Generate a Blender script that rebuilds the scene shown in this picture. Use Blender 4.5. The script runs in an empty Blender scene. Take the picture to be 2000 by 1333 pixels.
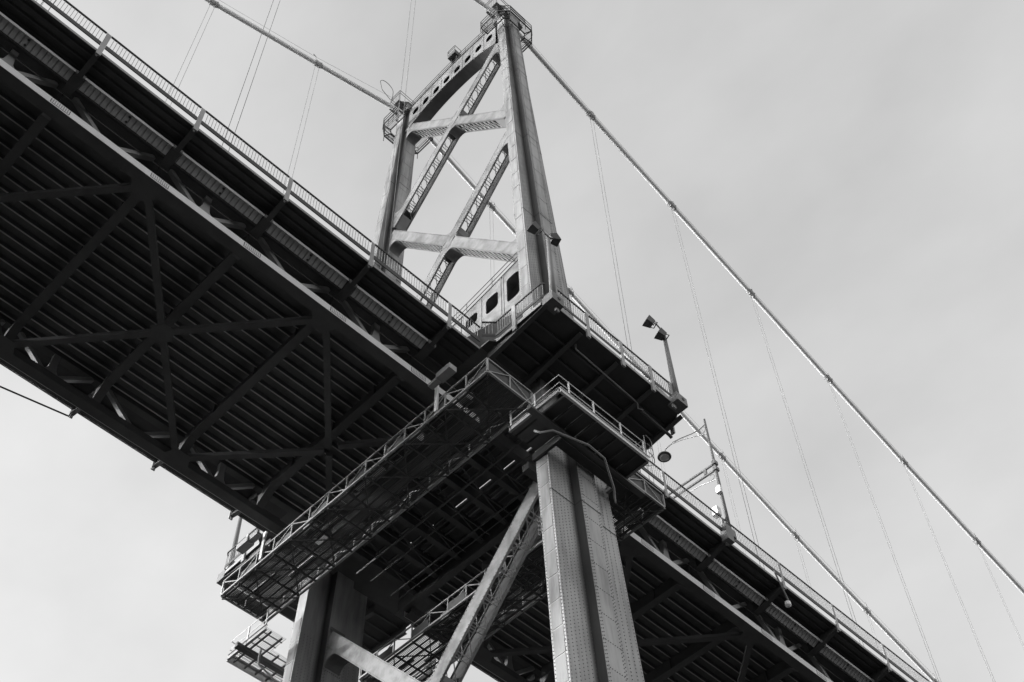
import bpy, math, random
from mathutils import Vector, Matrix
random.seed(7)
S = bpy.context.scene
COL = S.collection

# ------------------------------------------------------------------ camera
cam_d = bpy.data.cameras.new('camera')
cam_d.sensor_width = 36.0
cam_d.lens = 2557.83 / 2000.0 * 36.0
cam_d.clip_start = 0.5
cam_d.clip_end = 20000.0
cam = bpy.data.objects.new('camera', cam_d)
COL.objects.link(cam)
_r = Vector((0.71289683, -0.70091568, -0.02225595))
_d = Vector((0.56553466, 0.59338851, -0.57276576))
_f = Vector((0.41466693, 0.39573638, 0.8194169))
cam.matrix_world = Matrix(((_r.x, -_d.x, -_f.x, -29.2654),
                           (_r.y, -_d.y, -_f.y, -34.0447),
                           (_r.z, -_d.z, -_f.z, -48.6571),
                           (0, 0, 0, 1)))
S.camera = cam

# ------------------------------------------------------------------ sun and sky
SUN_DIR = Vector((-1.15, 1.0, 0.28)).normalized()       # towards the sun
SUN_EL = math.asin(SUN_DIR.z)
SUN_AZ = math.atan2(SUN_DIR.x, SUN_DIR.y)               # clockwise from +Y
sun_d = bpy.data.lights.new('sun', 'SUN')
sun_d.energy = 2.0
sun_d.angle = math.radians(0.6)
sun_d.color = (1.0, 1.0, 1.0)                           # black and white photograph
sun = bpy.data.objects.new('sun', sun_d)
sun.rotation_euler = (-SUN_DIR).to_track_quat('-Z', 'Y').to_euler()
sun.location = (-40, 150, 90)
COL.objects.link(sun)

world = bpy.data.worlds.new('World')
S.world = world
world.use_nodes = True
nt = world.node_tree
nt.nodes.clear()
def wn(t, **kw):
    n = nt.nodes.new(t)
    for k, v in kw.items():
        setattr(n, k, v)
    return n
out = wn('ShaderNodeOutputWorld')
bg = wn('ShaderNodeBackground')
sky = wn('ShaderNodeTexSky', sky_type='NISHITA', sun_disc=False,
         sun_elevation=SUN_EL, sun_rotation=SUN_AZ, air_density=1.0, dust_density=4.0, ozone_density=1.0)
bw = wn('ShaderNodeRGBToBW')
nt.links.new(sky.outputs['Color'], bw.inputs['Color'])
# thin even cloud veil with soft wisps over the clear sky
tc = wn('ShaderNodeTexCoord')
mp = wn('ShaderNodeMapping')
mp.inputs['Location'].default_value = (1.3, 0.4, 2.0)
mp.inputs['Scale'].default_value = (1.6, 1.0, 2.2)
nz = wn('ShaderNodeTexNoise')
nz.inputs['Scale'].default_value = 3.8
nz.inputs['Detail'].default_value = 5.0
nz.inputs['Roughness'].default_value = 0.5
nt.links.new(tc.outputs['Generated'], mp.inputs['Vector'])
nt.links.new(mp.outputs['Vector'], nz.inputs['Vector'])
rm = wn('ShaderNodeMapRange')
rm.inputs['From Min'].default_value = 0.3
rm.inputs['From Max'].default_value = 0.7
rm.inputs['To Min'].default_value = 1.4
rm.inputs['To Max'].default_value = 2.35
nt.links.new(nz.outputs['Fac'], rm.inputs['Value'])
mul = wn('ShaderNodeMath', operation='MULTIPLY')
mul.inputs[1].default_value = 3.4
nt.links.new(bw.outputs['Val'], mul.inputs[0])
add = wn('ShaderNodeMath', operation='ADD')
nt.links.new(mul.outputs[0], add.inputs[0])
nt.links.new(rm.outputs['Result'], add.inputs[1])
nt.links.new(add.outputs[0], bg.inputs['Color'])
bg.inputs['Strength'].default_value = 0.121
nt.links.new(bg.outputs[0], out.inputs['Surface'])

S.render.engine = 'CYCLES'
S.view_settings.view_transform = 'Standard'
S.view_settings.look = 'None'
S.view_settings.gamma = 1.0
S.view_settings.exposure = 0.2
S.view_settings.use_curve_mapping = False

# ------------------------------------------------------------------ materials
def steel(name, lo, hi, rough=0.5, streak=False, scale=0.6, bump=0.0, spec=0.4):
    m = bpy.data.materials.new(name)
    m.use_nodes = True
    t = m.node_tree
    b = t.nodes['Principled BSDF']
    b.inputs['Roughness'].default_value = rough
    b.inputs['Specular IOR Level'].default_value = spec
    g = t.nodes.new('ShaderNodeNewGeometry')
    mpn = t.nodes.new('ShaderNodeMapping')
    mpn.inputs['Scale'].default_value = (1.0, 1.0, 0.12) if streak else (1, 1, 1)
    t.links.new(g.outputs['Position'], mpn.inputs['Vector'])
    n1 = t.nodes.new('ShaderNodeTexNoise')
    n1.inputs['Scale'].default_value = scale * (4.0 if streak else 1.0)
    n1.inputs['Detail'].default_value = 6.0
    n1.inputs['Roughness'].default_value = 0.62
    t.links.new(mpn.outputs['Vector'], n1.inputs['Vector'])
    n2 = t.nodes.new('ShaderNodeTexNoise')
    n2.inputs['Scale'].default_value = 0.23
    n2.inputs['Detail'].default_value = 3.0
    t.links.new(g.outputs['Position'], n2.inputs['Vector'])
    mx = t.nodes.new('ShaderNodeMath')
    mx.operation = 'MULTIPLY_ADD'
    mx.inputs[1].default_value = 0.45
    t.links.new(n2.outputs['Fac'], mx.inputs[0])
    sc = t.nodes.new('ShaderNodeMath')
    sc.operation = 'MULTIPLY'
    sc.inputs[1].default_value = 0.55
    t.links.new(n1.outputs['Fac'], sc.inputs[0])
    t.links.new(sc.outputs[0], mx.inputs[2])
    cr = t.nodes.new('ShaderNodeValToRGB')
    cr.color_ramp.elements[0].position = 0.36
    cr.color_ramp.elements[0].color = (lo, lo, lo, 1)
    cr.color_ramp.elements[1].position = 0.58
    cr.color_ramp.elements[1].color = (hi, hi, hi, 1)
    t.links.new(mx.outputs[0], cr.inputs['Fac'])
    t.links.new(cr.outputs['Color'], b.inputs['Base Color'])
    if bump:
        bp = t.nodes.new('ShaderNodeBump')
        bp.inputs['Strength'].default_value = bump
        bp.inputs['Distance'].default_value = 0.03
        t.links.new(n1.outputs['Fac'], bp.inputs['Height'])
        t.links.new(bp.outputs['Normal'], b.inputs['Normal'])
    return m
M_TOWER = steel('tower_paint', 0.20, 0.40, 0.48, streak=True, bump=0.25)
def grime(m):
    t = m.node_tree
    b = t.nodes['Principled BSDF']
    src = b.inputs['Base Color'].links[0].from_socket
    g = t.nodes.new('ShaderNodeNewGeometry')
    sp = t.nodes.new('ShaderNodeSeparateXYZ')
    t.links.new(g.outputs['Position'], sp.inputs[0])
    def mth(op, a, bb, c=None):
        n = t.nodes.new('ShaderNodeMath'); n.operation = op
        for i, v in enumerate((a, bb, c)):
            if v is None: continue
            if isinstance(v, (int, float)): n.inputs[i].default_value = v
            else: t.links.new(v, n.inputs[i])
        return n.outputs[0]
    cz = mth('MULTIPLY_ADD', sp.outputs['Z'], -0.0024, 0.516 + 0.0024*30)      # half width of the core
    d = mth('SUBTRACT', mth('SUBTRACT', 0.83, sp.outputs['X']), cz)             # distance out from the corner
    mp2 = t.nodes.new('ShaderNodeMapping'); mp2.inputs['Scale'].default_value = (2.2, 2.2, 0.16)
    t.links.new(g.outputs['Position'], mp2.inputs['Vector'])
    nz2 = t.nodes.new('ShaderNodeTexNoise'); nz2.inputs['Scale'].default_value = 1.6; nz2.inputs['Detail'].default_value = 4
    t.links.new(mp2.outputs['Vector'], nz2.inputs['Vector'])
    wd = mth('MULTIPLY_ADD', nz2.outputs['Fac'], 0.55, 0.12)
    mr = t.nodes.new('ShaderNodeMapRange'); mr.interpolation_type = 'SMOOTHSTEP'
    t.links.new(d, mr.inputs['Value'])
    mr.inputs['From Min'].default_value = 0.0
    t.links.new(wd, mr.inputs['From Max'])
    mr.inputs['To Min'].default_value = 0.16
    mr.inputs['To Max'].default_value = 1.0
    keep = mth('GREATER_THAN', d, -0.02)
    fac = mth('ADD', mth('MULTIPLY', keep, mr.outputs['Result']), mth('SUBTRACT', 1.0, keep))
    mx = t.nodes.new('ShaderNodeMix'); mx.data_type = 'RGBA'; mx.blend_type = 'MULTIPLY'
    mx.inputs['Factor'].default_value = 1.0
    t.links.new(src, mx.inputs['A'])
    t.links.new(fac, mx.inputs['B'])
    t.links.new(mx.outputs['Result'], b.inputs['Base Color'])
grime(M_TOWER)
M_PLATE = steel('tower_plate_paint', 0.09, 0.28, 0.4, streak=True, bump=0.35)
M_RIVET = steel('rivet_paint', 0.13, 0.20, 0.5)
M_SEAM = steel('seam_grime', 0.03, 0.06, 0.8)
M_BRACE = steel('brace_paint', 0.08, 0.24, 0.45, streak=False, scale=1.4, bump=0.25)
M_INNER = steel('box_inner_shade', 0.03, 0.05, 0.8)  # dark tone stands in for the shade inside the box braces
M_SOFF = steel('shaded_soffit', 0.10, 0.20, 0.7)  # darker colour puts the shade of the undersides into the surface
M_LACE = steel('lacing_paint', 0.20, 0.30, 0.5)
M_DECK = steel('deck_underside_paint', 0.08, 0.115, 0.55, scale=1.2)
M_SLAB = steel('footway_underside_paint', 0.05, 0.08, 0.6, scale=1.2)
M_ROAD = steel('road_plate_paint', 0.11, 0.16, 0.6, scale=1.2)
M_RIB = steel('deck_rib_paint', 0.22, 0.32, 0.4, scale=1.2)
M_CHORD = steel('chord_lit_face', 0.74, 0.86, 0.5, scale=1.2)
M_DARK = steel('dark_rail_paint', 0.03, 0.05, 0.55)
M_POST = steel('post_galvanised', 0.24, 0.34, 0.5)
M_BAL = steel('baluster_paint', 0.14, 0.22, 0.5)
M_LIGHT = steel('light_galvanised', 0.60, 0.75, 0.45)
M_GRATE = steel('corrugated_soffit', 0.34, 0.46, 0.55)
M_GALV = steel('gantry_galvanised', 0.24, 0.36, 0.5)
M_GRID = steel('grating_steel', 0.05, 0.08, 0.6)
M_CABLE = steel('cable_wrap', 0.84, 0.92, 0.6, spec=0.2)
M_BAND = steel('cable_band_paint', 0.34, 0.48, 0.5)
M_ROPE = steel('suspender_steel', 0.24, 0.30, 0.9, spec=0.0)
M_CAGE = steel('cage_steel', 0.05, 0.09, 0.6)
M_POLE = steel('lamp_pole_paint', 0.12, 0.18, 0.5)
M_WHITE = steel('white_paint', 0.70, 0.82, 0.4)
M_LENS = steel('lamp_glass', 0.30, 0.36, 0.15)
M_FLOOD = steel('flood_glass', 0.75, 0.82, 0.2)
M_CONC = steel('pier_concrete', 0.30, 0.40, 0.8, scale=2.0, bump=0.4)
M_SHORE = steel('wet_shingle', 0.02, 0.036, 0.9, scale=3.0, bump=0.8, spec=0.1)

# ------------------------------------------------------------------ mesh helpers
class MB:
    def __init__(s):
        s.v = []; s.f = []
    def add(s, vs, fs):
        o = len(s.v)
        s.v += [tuple(p) for p in vs]
        s.f += [tuple(i + o for i in q) for q in fs]
        return s
    def box(s, x0, x1, y0, y1, z0, z1):
        if x0 > x1: x0, x1 = x1, x0
        if y0 > y1: y0, y1 = y1, y0
        if z0 > z1: z0, z1 = z1, z0
        return s.add([(x0,y0,z0),(x1,y0,z0),(x1,y1,z0),(x0,y1,z0),(x0,y0,z1),(x1,y0,z1),(x1,y1,z1),(x0,y1,z1)],
                     [(3,2,1,0),(4,5,6,7),(0,1,5,4),(1,2,6,5),(2,3,7,6),(3,0,4,7)])
    def beam(s, p0, p1, w, h, up=(0,0,1)):
        p0 = Vector(p0); p1 = Vector(p1)
        d = (p1 - p0).normalized()
        sd = d.cross(Vector(up))
        if sd.length < 1e-4: sd = d.cross(Vector((1,0,0)))
        sd.normalize(); u = sd.cross(d)
        a = sd * (w / 2); b = u * (h / 2)
        vs = [p0-a-b, p0+a-b, p0+a+b, p0-a+b, p1-a-b, p1+a-b, p1+a+b, p1-a+b]
        return s.add(vs, [(0,1,2,3),(7,6,5,4),(0,4,5,1),(1,5,6,2),(2,6,7,3),(3,7,4,0)])
    def tube(s, pts, r, n=6, cap=True):
        pts = [Vector(p) for p in pts]
        rr = r if isinstance(r, (list, tuple)) else [r] * len(pts)
        o = len(s.v)
        for i, p in enumerate(pts):
            d = (pts[min(i+1, len(pts)-1)] - pts[max(i-1, 0)]).normalized()
            u = Vector((0,0,1)) if abs(d.z) < 0.9 else Vector((1,0,0))
            a = d.cross(u).normalized(); b = d.cross(a)
            for k in range(n):
                t = 2*math.pi*k/n
                s.v.append(tuple(p + (a*math.cos(t) + b*math.sin(t))*rr[i]))
        for i in range(len(pts)-1):
            for k in range(n):
                k2 = (k+1) % n
                s.f.append((o+i*n+k, o+(i+1)*n+k, o+(i+1)*n+k2, o+i*n+k2))
        if cap:
            s.f.append(tuple(o+k for k in range(n)))
            e = o+(len(pts)-1)*n
            s.f.append(tuple(e+n-1-k for k in range(n)))
        return s
    def prism(s, poly, vec):
        vec = Vector(vec); n = len(poly)
        a = [Vector(p) for p in poly]
        o = len(s.v)
        s.v += [tuple(p) for p in a] + [tuple(p + vec) for p in a]
        s.f.append(tuple(o+n-1-i for i in range(n)))
        s.f.append(tuple(o+n+i for i in range(n)))
        for i in range(n):
            j = (i+1) % n
            s.f.append((o+i, o+j, o+n+j, o+n+i))
        return s
    def holed(s, outer, inner, vec):
        """ring between two loops of equal length, thickened along vec"""
        vec = Vector(vec); n = len(outer)
        o = len(s.v)
        for L in (outer, inner):
            s.v += [tuple(p) for p in L]
        for L in (outer, inner):
            s.v += [tuple(Vector(p) + vec) for p in L]
        for i in range(n):
            j = (i+1) % n
            s.f.append((o+i, o+j, o+n+j, o+n+i))
            s.f.append((o+2*n+i, o+3*n+i, o+3*n+j, o+2*n+j))
            s.f.append((o+n+i, o+n+j, o+3*n+j, o+3*n+i))
            s.f.append((o+i, o+2*n+i, o+2*n+j, o+j))
        return s
    def mesh(s, name, mat, smooth=False):
        me = bpy.data.meshes.new(name)
        me.from_pydata(s.v, [], s.f)
        me.materials.append(mat)
        if smooth:
            me.polygons.foreach_set('use_smooth', [True]*len(me.polygons))
        me.update()
        return me

WLOC = {}
def link(name, data, parent=None, loc=(0,0,0), rot=None):
    o = bpy.data.objects.new(name, data)
    COL.objects.link(o)
    wl = Vector(loc)
    WLOC[o.name] = wl
    if parent is not None:
        o.parent = parent
        o.location = wl - WLOC[parent.name]
    else:
        o.location = wl
    if rot is not None:
        o.rotation_euler = rot
    return o
def part(name, mb, mat, parent, smooth=False, kind=None, label=None, loc=(0,0,0)):
    o = link(name, mb.mesh(name, mat, smooth), parent, loc)
    if kind: o['kind'] = kind
    if label: o['label'] = label
    return o
def thing(name, loc, label, cat, group=None):
    o = link(name, None, None, loc)
    o.empty_display_size = 0.5
    o['label'] = label; o['category'] = cat
    if group: o['group'] = group
    return o
def struct(name, mb, mat):
    o = link(name, mb.mesh(name, mat))
    o['kind'] = 'structure'
    return o
def lerp(a, b, t): return a + (b - a) * t

# ------------------------------------------------------------------ ground
GZ = -50.4
struct('shore_ground', MB().add([(-6000,-6000,GZ),(6000,-6000,GZ),(6000,6000,GZ),(-6000,6000,GZ)], [(0,1,2,3)]), M_SHORE)

# ------------------------------------------------------------------ tower
X0 = 0.83
def B(z): return 1.3185 + 0.0201*(30-z)
def YO(z): return 7.6702 + 0.0439*(30-z)
def CC(z): return 0.516 + 0.0024*(30-z)
TF = 0.74; DD = 0.42
LZ0, LZ1 = -48.0, 56.2
tower = thing('bridge_tower', (X0, 0, LZ0), 'riveted steel suspension tower of two cruciform legs with crossed bracing', 'bridge tower')

def leg_section(z, s):
    b, c, yo = B(z), CC(z), YO(z)
    yi = yo - TF
    P = [(-b,yo),(-c,yo),(-c,yo+DD),(c,yo+DD),(c,yo),(b,yo),(b,yi),(c,yi),(c,yi-DD),(-c,yi-DD),(-c,yi),(-b,yi)]
    L = [(X0+x, s*y, z) for x, y in P]
    return L if s > 0 else L[::-1]

def rivets(mb, pts, nrm, r=0.026, h=0.02, tan=None):
    n = Vector(nrm)
    a = Vector(tan) if tan else Vector((0,0,1))
    b = n.cross(a)
    o = len(mb.v)
    for p in pts:
        p = Vector(p)
        q = len(mb.v)
        for t in range(5):
            an = 2*math.pi*t/5
            mb.v.append(tuple(p + (a*math.cos(an)+b*math.sin(an))*r))
        for t in range(5):
            an = 2*math.pi*t/5
            mb.v.append(tuple(p + (a*math.cos(an)+b*math.sin(an))*r*0.55 + n*h))
        for t in range(5):
            u = (t+1) % 5
            mb.f.append((q+t, q+u, q+5+u, q+5+t))
        mb.f.append((q+5,q+6,q+7,q+8,q+9))

SEAMS = [44.0, 32.0, 20.5, 8.0, -6.3, -19.5]
for s in (-1, 1):
    leg = MB()
    zs = [LZ0 + (LZ1-LZ0)*i/24 for i in range(25)]
    secs = [leg_section(z, s) for z in zs]
    o = 0
    for L in secs: leg.v += L
    for i in range(24):
        for k in range(12):
            k2 = (k+1) % 12
            leg.f.append((i*12+k, i*12+k2, (i+1)*12+k2, (i+1)*12+k))
    leg.f.append(tuple(range(11, -1, -1)))
    leg.f.append(tuple(24*12+k for k in range(12)))
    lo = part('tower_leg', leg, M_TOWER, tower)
    # splice seams: thin proud grimy straps around the section
    for z in SEAMS:
        sm = MB()
        L1 = leg_section(z-0.035, s); L2 = leg_section(z+0.035, s)
        cx = Vector((X0, s*(YO(z)-TF/2), z))
        def grow(p):
            p = Vector(p); d = p - cx
            return (p.x + math.copysign(0.012, d.x), p.y + math.copysign(0.012, d.y), p.z)
        sm.v += [grow(p) for p in L1] + [grow(p) for p in L2]
        for k in range(12):
            k2 = (k+1) % 12
            sm.f.append((k, k2, 12+k2, 12+k))
        part('splice_seam', sm, M_SEAM, lo)
    # cover plates on the narrow faces, one by one, slightly uneven
    z = -20.0
    while z < 53.5:
        h = 1.42 if z < 0 else 2.05
        z2 = z + h - 0.07
        skip = -2.2 < z < 2.2
        if not skip:
            for face in ((-1,) if True else (-1, 1)):
                tl = random.uniform(-0.006, 0.006)
                pl = MB()
                m = 0.10
                def fp(zz, y, off): return (X0 + face*(B(zz)+off), s*y, zz)
                for (o0) in (0.0,):
                    a = [fp(z, YO(z)-m, 0.018-tl), fp(z, YO(z)-TF+m, 0.018-tl), fp(z2, YO(z2)-TF+m, 0.018+tl), fp(z2, YO(z2)-m, 0.018+tl)]
                    pl.prism(a, (-face*0.03, 0, 0))
                part('cover_plate', pl, M_PLATE, lo)
        z += h
    # rivets
    rv = MB()
    pts = []; ptsf = []; pitch = 0.19
    z = -22.0
    while z < 54.0:
        if not (-2.5 < z < 2.3):
            b, c, yo, yi = B(z), CC(z), YO(z), YO(z)-TF
            # outer -Y looking (near leg outer face, far leg inner face)
            if s < 0:
                yF, yC = -yo, -yo-DD
            else:
                yF, yC = yi, yi-DD
            w = b - c
            rr_ = 0
            for k in range(7):
                ptsf.append((X0-b+0.09+(w-0.18)*k/6.0, yF, z))
            for k in range(5):
                ptsf.append((X0+c+0.10+(w-0.18)*k/4.0, yF, z))
            for k in (0, 1):
                ptsf.append((X0-c+0.07+k*0.10, yC, z + 0.065*k))
                ptsf.append((X0+c-0.07-k*0.10, yC, z + 0.065*k))
            for y in (yo-0.05, yo-TF+0.05):
                pts.append((X0-b, s*y, z))
        z += pitch
    for z in [ -20+1.42*i for i in range(13)] + [2.3+2.05*i for i in range(25)]:
        if -2.5 < z < 2.3: continue
        c = CC(z); yC = (-YO(z)-DD) if s < 0 else (YO(z)-TF-DD)
        for k in range(9):
            ptsf.append((X0-c+0.1+(2*c-0.2)*k/8.0, yC, z))
    rivets(rv, ptsf, (0,-1,0), r=0.031, h=0.024)
    rivets(rv, pts, (-1,0,0), r=0.034, h=0.026)
    part('rivet', rv, M_RIVET, lo, kind='stuff')
    # foot casting on the pier
    ft = MB()
    zf = LZ0
    ft.box(X0-B(zf)-0.5, X0+B(zf)+0.5, s*(YO(zf)+1.0), s*(YO(zf)-TF-1.0), zf-0.9, zf+0.02)
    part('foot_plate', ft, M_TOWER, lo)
    # saddle housing on top
    sh = MB()
    yc = s*6.1
    sh.box(X0-0.85, X0+0.85, yc-0.8, yc+0.8, 56.25, 57.2)
    hs = part('saddle_housing', sh, M_BRACE, tower)
    cp = MB()
    base = [(X0-1.5,yc-0.5,57.22),(X0+1.5,yc-0.5,57.22),(X0+1.5,yc+0.5,57.22),(X0-1.5,yc+0.5,57.22)]
    top = [(X0-0.5,yc-0.42,58.7),(X0+0.5,yc-0.42,58.7),(X0+0.5,yc+0.42,58.7),(X0-0.5,yc+0.42,58.7)]
    cp.add(base+top, [(3,2,1,0),(4,5,6,7),(0,1,5,4),(1,2,6,5),(2,3,7,6),(3,0,4,7)])
    part('saddle_cover', cp, M_CAGE, hs)
    fr = MB()
    for (x, y) in ((-1.7,-0.6),(1.7,-0.6),(-1.7,0.6),(1.7,0.6)):
        fr.tube([(X0+x,yc+y,57.0),(X0+x,yc+y,59.0)], 0.03, 5)
    for zz in (58.5, 59.0):
        fr.tube([(X0-1.7,yc-0.6,zz),(X0+1.7,yc-0.6,zz)], 0.025, 5)
        fr.tube([(X0-1.7,yc+0.6,zz),(X0+1.7,yc+0.6,zz)], 0.025, 5)
        fr.tube([(X0-1.7,yc-0.6,zz),(X0-1.7,yc+0.6,zz)], 0.025, 5)
        fr.tube([(X0+1.7,yc-0.6,zz),(X0+1.7,yc+0.6,zz)], 0.025, 5)
    fr.box(X0-1.75, X0-0.9, yc-0.65, yc+0.65, 56.9, 56.96)
    for k in range(7):
        fr.box(X0-1.7, X0-1.68, yc-0.6+0.2*k-0.01, yc-0.6+0.2*k+0.01, 57.0, 59.0)
    part('saddle_guard_rail', fr, M_CAGE, hs)
    if s > 0:
        hp = MB()
        arc = [(X0-2.0+0.0, yc, 57.6)]
        for k in range(13):
            t = math.pi*k/12
            arc.append((X0-2.0-0.75+0.75*math.cos(t), yc, 59.0+0.75*math.sin(t)*1.2))
        arc.append((X0-3.2, yc, 57.8)); arc.append((X0-2.2, yc, 57.2))
        hp.tube(arc, 0.03, 5)
        part('ladder_hoop', hp, M_CAGE, hs)
    # eight sided inspection cage round the leg head
    cg = link('top_cage', None, tower, (X0, yc, 54.0))
    hx = 1.98; yo_, yi_ = 7.75, 5.05; ch = 0.75
    oct_ = [(-hx,yi_),(-hx,yo_-ch),(-hx+ch,yo_),(hx-ch,yo_),(hx,yo_-ch),(hx,yi_)]
    wx = 0.78
    inn_ = [(-hx+wx,yi_),(-hx+wx,yo_-wx-0.05),(-hx+wx+0.25,yo_-wx+0.2),(hx-wx-0.25,yo_-wx+0.2),(hx-wx,yo_-wx-0.05),(hx-wx,yi_)]
    rails = MB(); frame = MB(); bars = MB()
    for k in range(len(oct_)):
        x, y = oct_[k]
        rails.tube([(X0+x, s*y, 53.0),(X0+x, s*y, 55.1)], 0.035, 5)
    for zz in (54.0, 54.55, 55.1):
        rails.tube([(X0+x, s*y, zz) for x, y in oct_], 0.035, 5)
        rails.tube([(X0-hx, s*yi_, zz),(X0-hx+wx, s*yi_, zz)], 0.03, 5)
        rails.tube([(X0+hx, s*yi_, zz),(X0+hx-wx, s*yi_, zz)], 0.03, 5)
    part('cage_rail', rails, M_CAGE, cg)
    for L in (oct_, inn_):
        for k in range(len(L)-1):
            frame.beam((X0+L[k][0], s*L[k][1], 53.95), (X0+L[k+1][0], s*L[k+1][1], 53.95), 0.07, 0.16)
    for k in range(6):
        frame.beam((X0+oct_[k][0], s*oct_[k][1], 53.9), (X0+inn_[k][0], s*inn_[k][1], 53.9), 0.06, 0.12)
    for k in (1, 2, 3, 4):
        frame.beam((X0+oct_[k][0], s*oct_[k][1], 53.9), (X0+inn_[k][0]*0.75, s*inn_[k][1]*0.97, 52.9), 0.05, 0.05)
    part('cage_floor_frame', frame, M_CAGE, cg)
    for k in range(5):
        a, b2 = Vector(oct_[k]), Vector(oct_[k+1])
        c2, d2 = Vector(inn_[k]), Vector(inn_[k+1])
        for j in range(1, 7):
            t = j/7.0
            p = a.lerp(c2, t); q = b2.lerp(d2, t)
            bars.box(0,0,0,0,0,0) if False else bars.beam((X0+p.x, s*p.y, 54.0), (X0+q.x, s*q.y, 54.0), 0.018, 0.05)
    part('cage_grating', bars, M_CAGE, cg, kind='stuff')
    lb = MB()
    for k in range(4):
        x = -hx+0.05
        lb.tube([(X0+x, s*(yi_+0.1+0.6*k), 52.6),(X0+x, s*(yi_+0.1+0.6*k), 53.9)], 0.025, 5)
    for zz in (52.6, 53.0, 53.4):
        lb.tube([(X0-hx+0.05, s*(yi_+0.1), zz),(X0-hx+0.05, s*(yi_+1.9), zz)], 0.025, 5)
    part('cage_drop_rail', lb, M_CAGE, cg)

# --- bracing
HX = 0.5
def fillet(C, d1, d2, r):
    """2D (y,z): corner C, unit dirs d1,d2 along the two edges -> polygon filling the corner"""
    d1 = Vector(d1).normalized(); d2 = Vector(d2).normalized()
    ang = d1.angle(d2)
    t = r / math.tan(ang/2)
    C = Vector(C)
    T1 = C + d1*t; T2 = C + d2*t
    bis = (d1+d2).normalized()
    O = C + bis*(r/math.sin(ang/2))
    a1 = (T1-O); a2 = (T2-O)
    n = 8; arc = []
    tot = math.pi - ang
    cr = a1.x*a2.y - a1.y*a2.x
    sg = 1 if cr > 0 else -1
    for k in range(n+1):
        a = sg*tot*k/n
        arc.append(O + Vector((a1.x*math.cos(a)-a1.y*math.sin(a), a1.x*math.sin(a)+a1.y*math.cos(a))))
    return [C] + arc

def leg_inner(z): return YO(z) - TF - DD       # inner face of the core

def brace(p0, p1, dep, end0=True, end1=True, lace_end0=1.2, lace_end1=1.3, label=None, cross=None, style=0):
    """box brace of two side plates with laced top and bottom; p=(y,z) upper to lower"""
    a = Vector(p0); b = Vector(p1)
    d = (b-a).normalized(); n = Vector((-d.y, d.x))
    if n.y < 0: n = -n                      # n points up
    L = (b-a).length
    root = link('diagonal_brace', None, tower, (X0, (a.x+b.x)/2, (a.y+b.y)/2))
    if label: root['label'] = label
    for sx in (-1, 1):
        m = MB()
        x = X0 + sx*HX
        q = [a+n*dep/2, b+n*dep/2, b-n*dep/2, a-n*dep/2]
        m.prism([(x, p.x, p.y) for p in q], (-sx*0.05, 0, 0))
        # edge angles
        for e in (1, -1):
            e0 = a + n*e*(dep/2-0.02); e1 = b + n*e*(dep/2-0.02)
            m.beam((x-sx*0.06, e0.x, e0.y), (x-sx*0.06, e1.x, e1.y), 0.13, 0.022, up=(0, n.x, n.y))
        sp_ = part('side_plate', m, M_BRACE, root)
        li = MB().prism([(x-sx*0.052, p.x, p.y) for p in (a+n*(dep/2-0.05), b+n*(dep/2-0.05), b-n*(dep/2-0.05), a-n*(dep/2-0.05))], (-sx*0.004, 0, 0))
        part('shade_liner', li, M_INNER, sp_)  # thin added sheet carrying the inside shade as colour
        rv = MB(); pts = []
        k = 0.3
        while k < L:
            for e in (1, -1):
                p = a + d*k + n*e*(dep/2-0.06)
                pts.append((x if sx > 0 else x, p.x, p.y))
            k += 0.2
        if sx < 0:
            rivets(rv, pts, (-1, 0, 0), r=0.036, h=0.03)
            part('rivet', rv, M_RIVET, root, kind='stuff')
    # end plates and lacing
    for e in (1, -1):
        off = n*e*(dep/2-0.035)
        for (t0, t1) in ((0, lace_end0), (L-lace_end1, L)):
            q0 = a + d*t0 + off; q1 = a + d*t1 + off
            m = MB().beam((X0, q0.x, q0.y), (X0, q1.x, q1.y), 2*HX-0.1, 0.02, up=(0, n.x, n.y))
            part('tie_plate', m, M_LACE, root)
        spans = [(lace_end0, L-lace_end1)]
        if cross is not None:
            spans = [(lace_end0, cross-0.95), (cross+0.95, L-lace_end1)]
            for tt in (cross-0.9, cross+0.9):
                q = a + d*tt + off
                m = MB().beam((X0, (q-d*0.25).x, (q-d*0.25).y), (X0, (q+d*0.25).x, (q+d*0.25).y), 2*HX-0.1, 0.02, up=(0, n.x, n.y))
                part('tie_plate', m, M_LACE, root)
        for (s0, s1) in spans:
            nb = max(1, round((s1-s0)/(1.45 if style == 0 else 0.62)))
            for k in range(nb):
                u0 = s0 + (s1-s0)*k/nb; u1 = s0 + (s1-s0)*(k+1)/nb
                P = lambda u, x: (X0+x, (a+d*u+off).x, (a+d*u+off).y)
                m = MB()
                if style == 0:
                    m.beam(P(u0+0.05, -HX+0.03), P(u0+0.05, HX-0.03), 0.05, 0.025, up=(0, n.x, n.y))
                    m.beam(P(u0+0.30, -HX+0.03), P(u0+0.30, HX-0.03), 0.05, 0.025, up=(0, n.x, n.y))
                    m.beam(P(u0+0.36, -HX+0.05), P(u1, HX-0.05), 0.045, 0.025, up=(0, n.x, n.y))
                else:
                    m.beam(P(u0, -HX+0.05), P(u1, HX-0.05), 0.07, 0.025, up=(0, n.x, n.y))
                    m.beam(P(u1, -HX+0.03), P(u1, HX-0.03), 0.05, 0.025, up=(0, n.x, n.y))
                part('lacing_bar', m, M_LACE, root)
    return root, a, b, d, n

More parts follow.
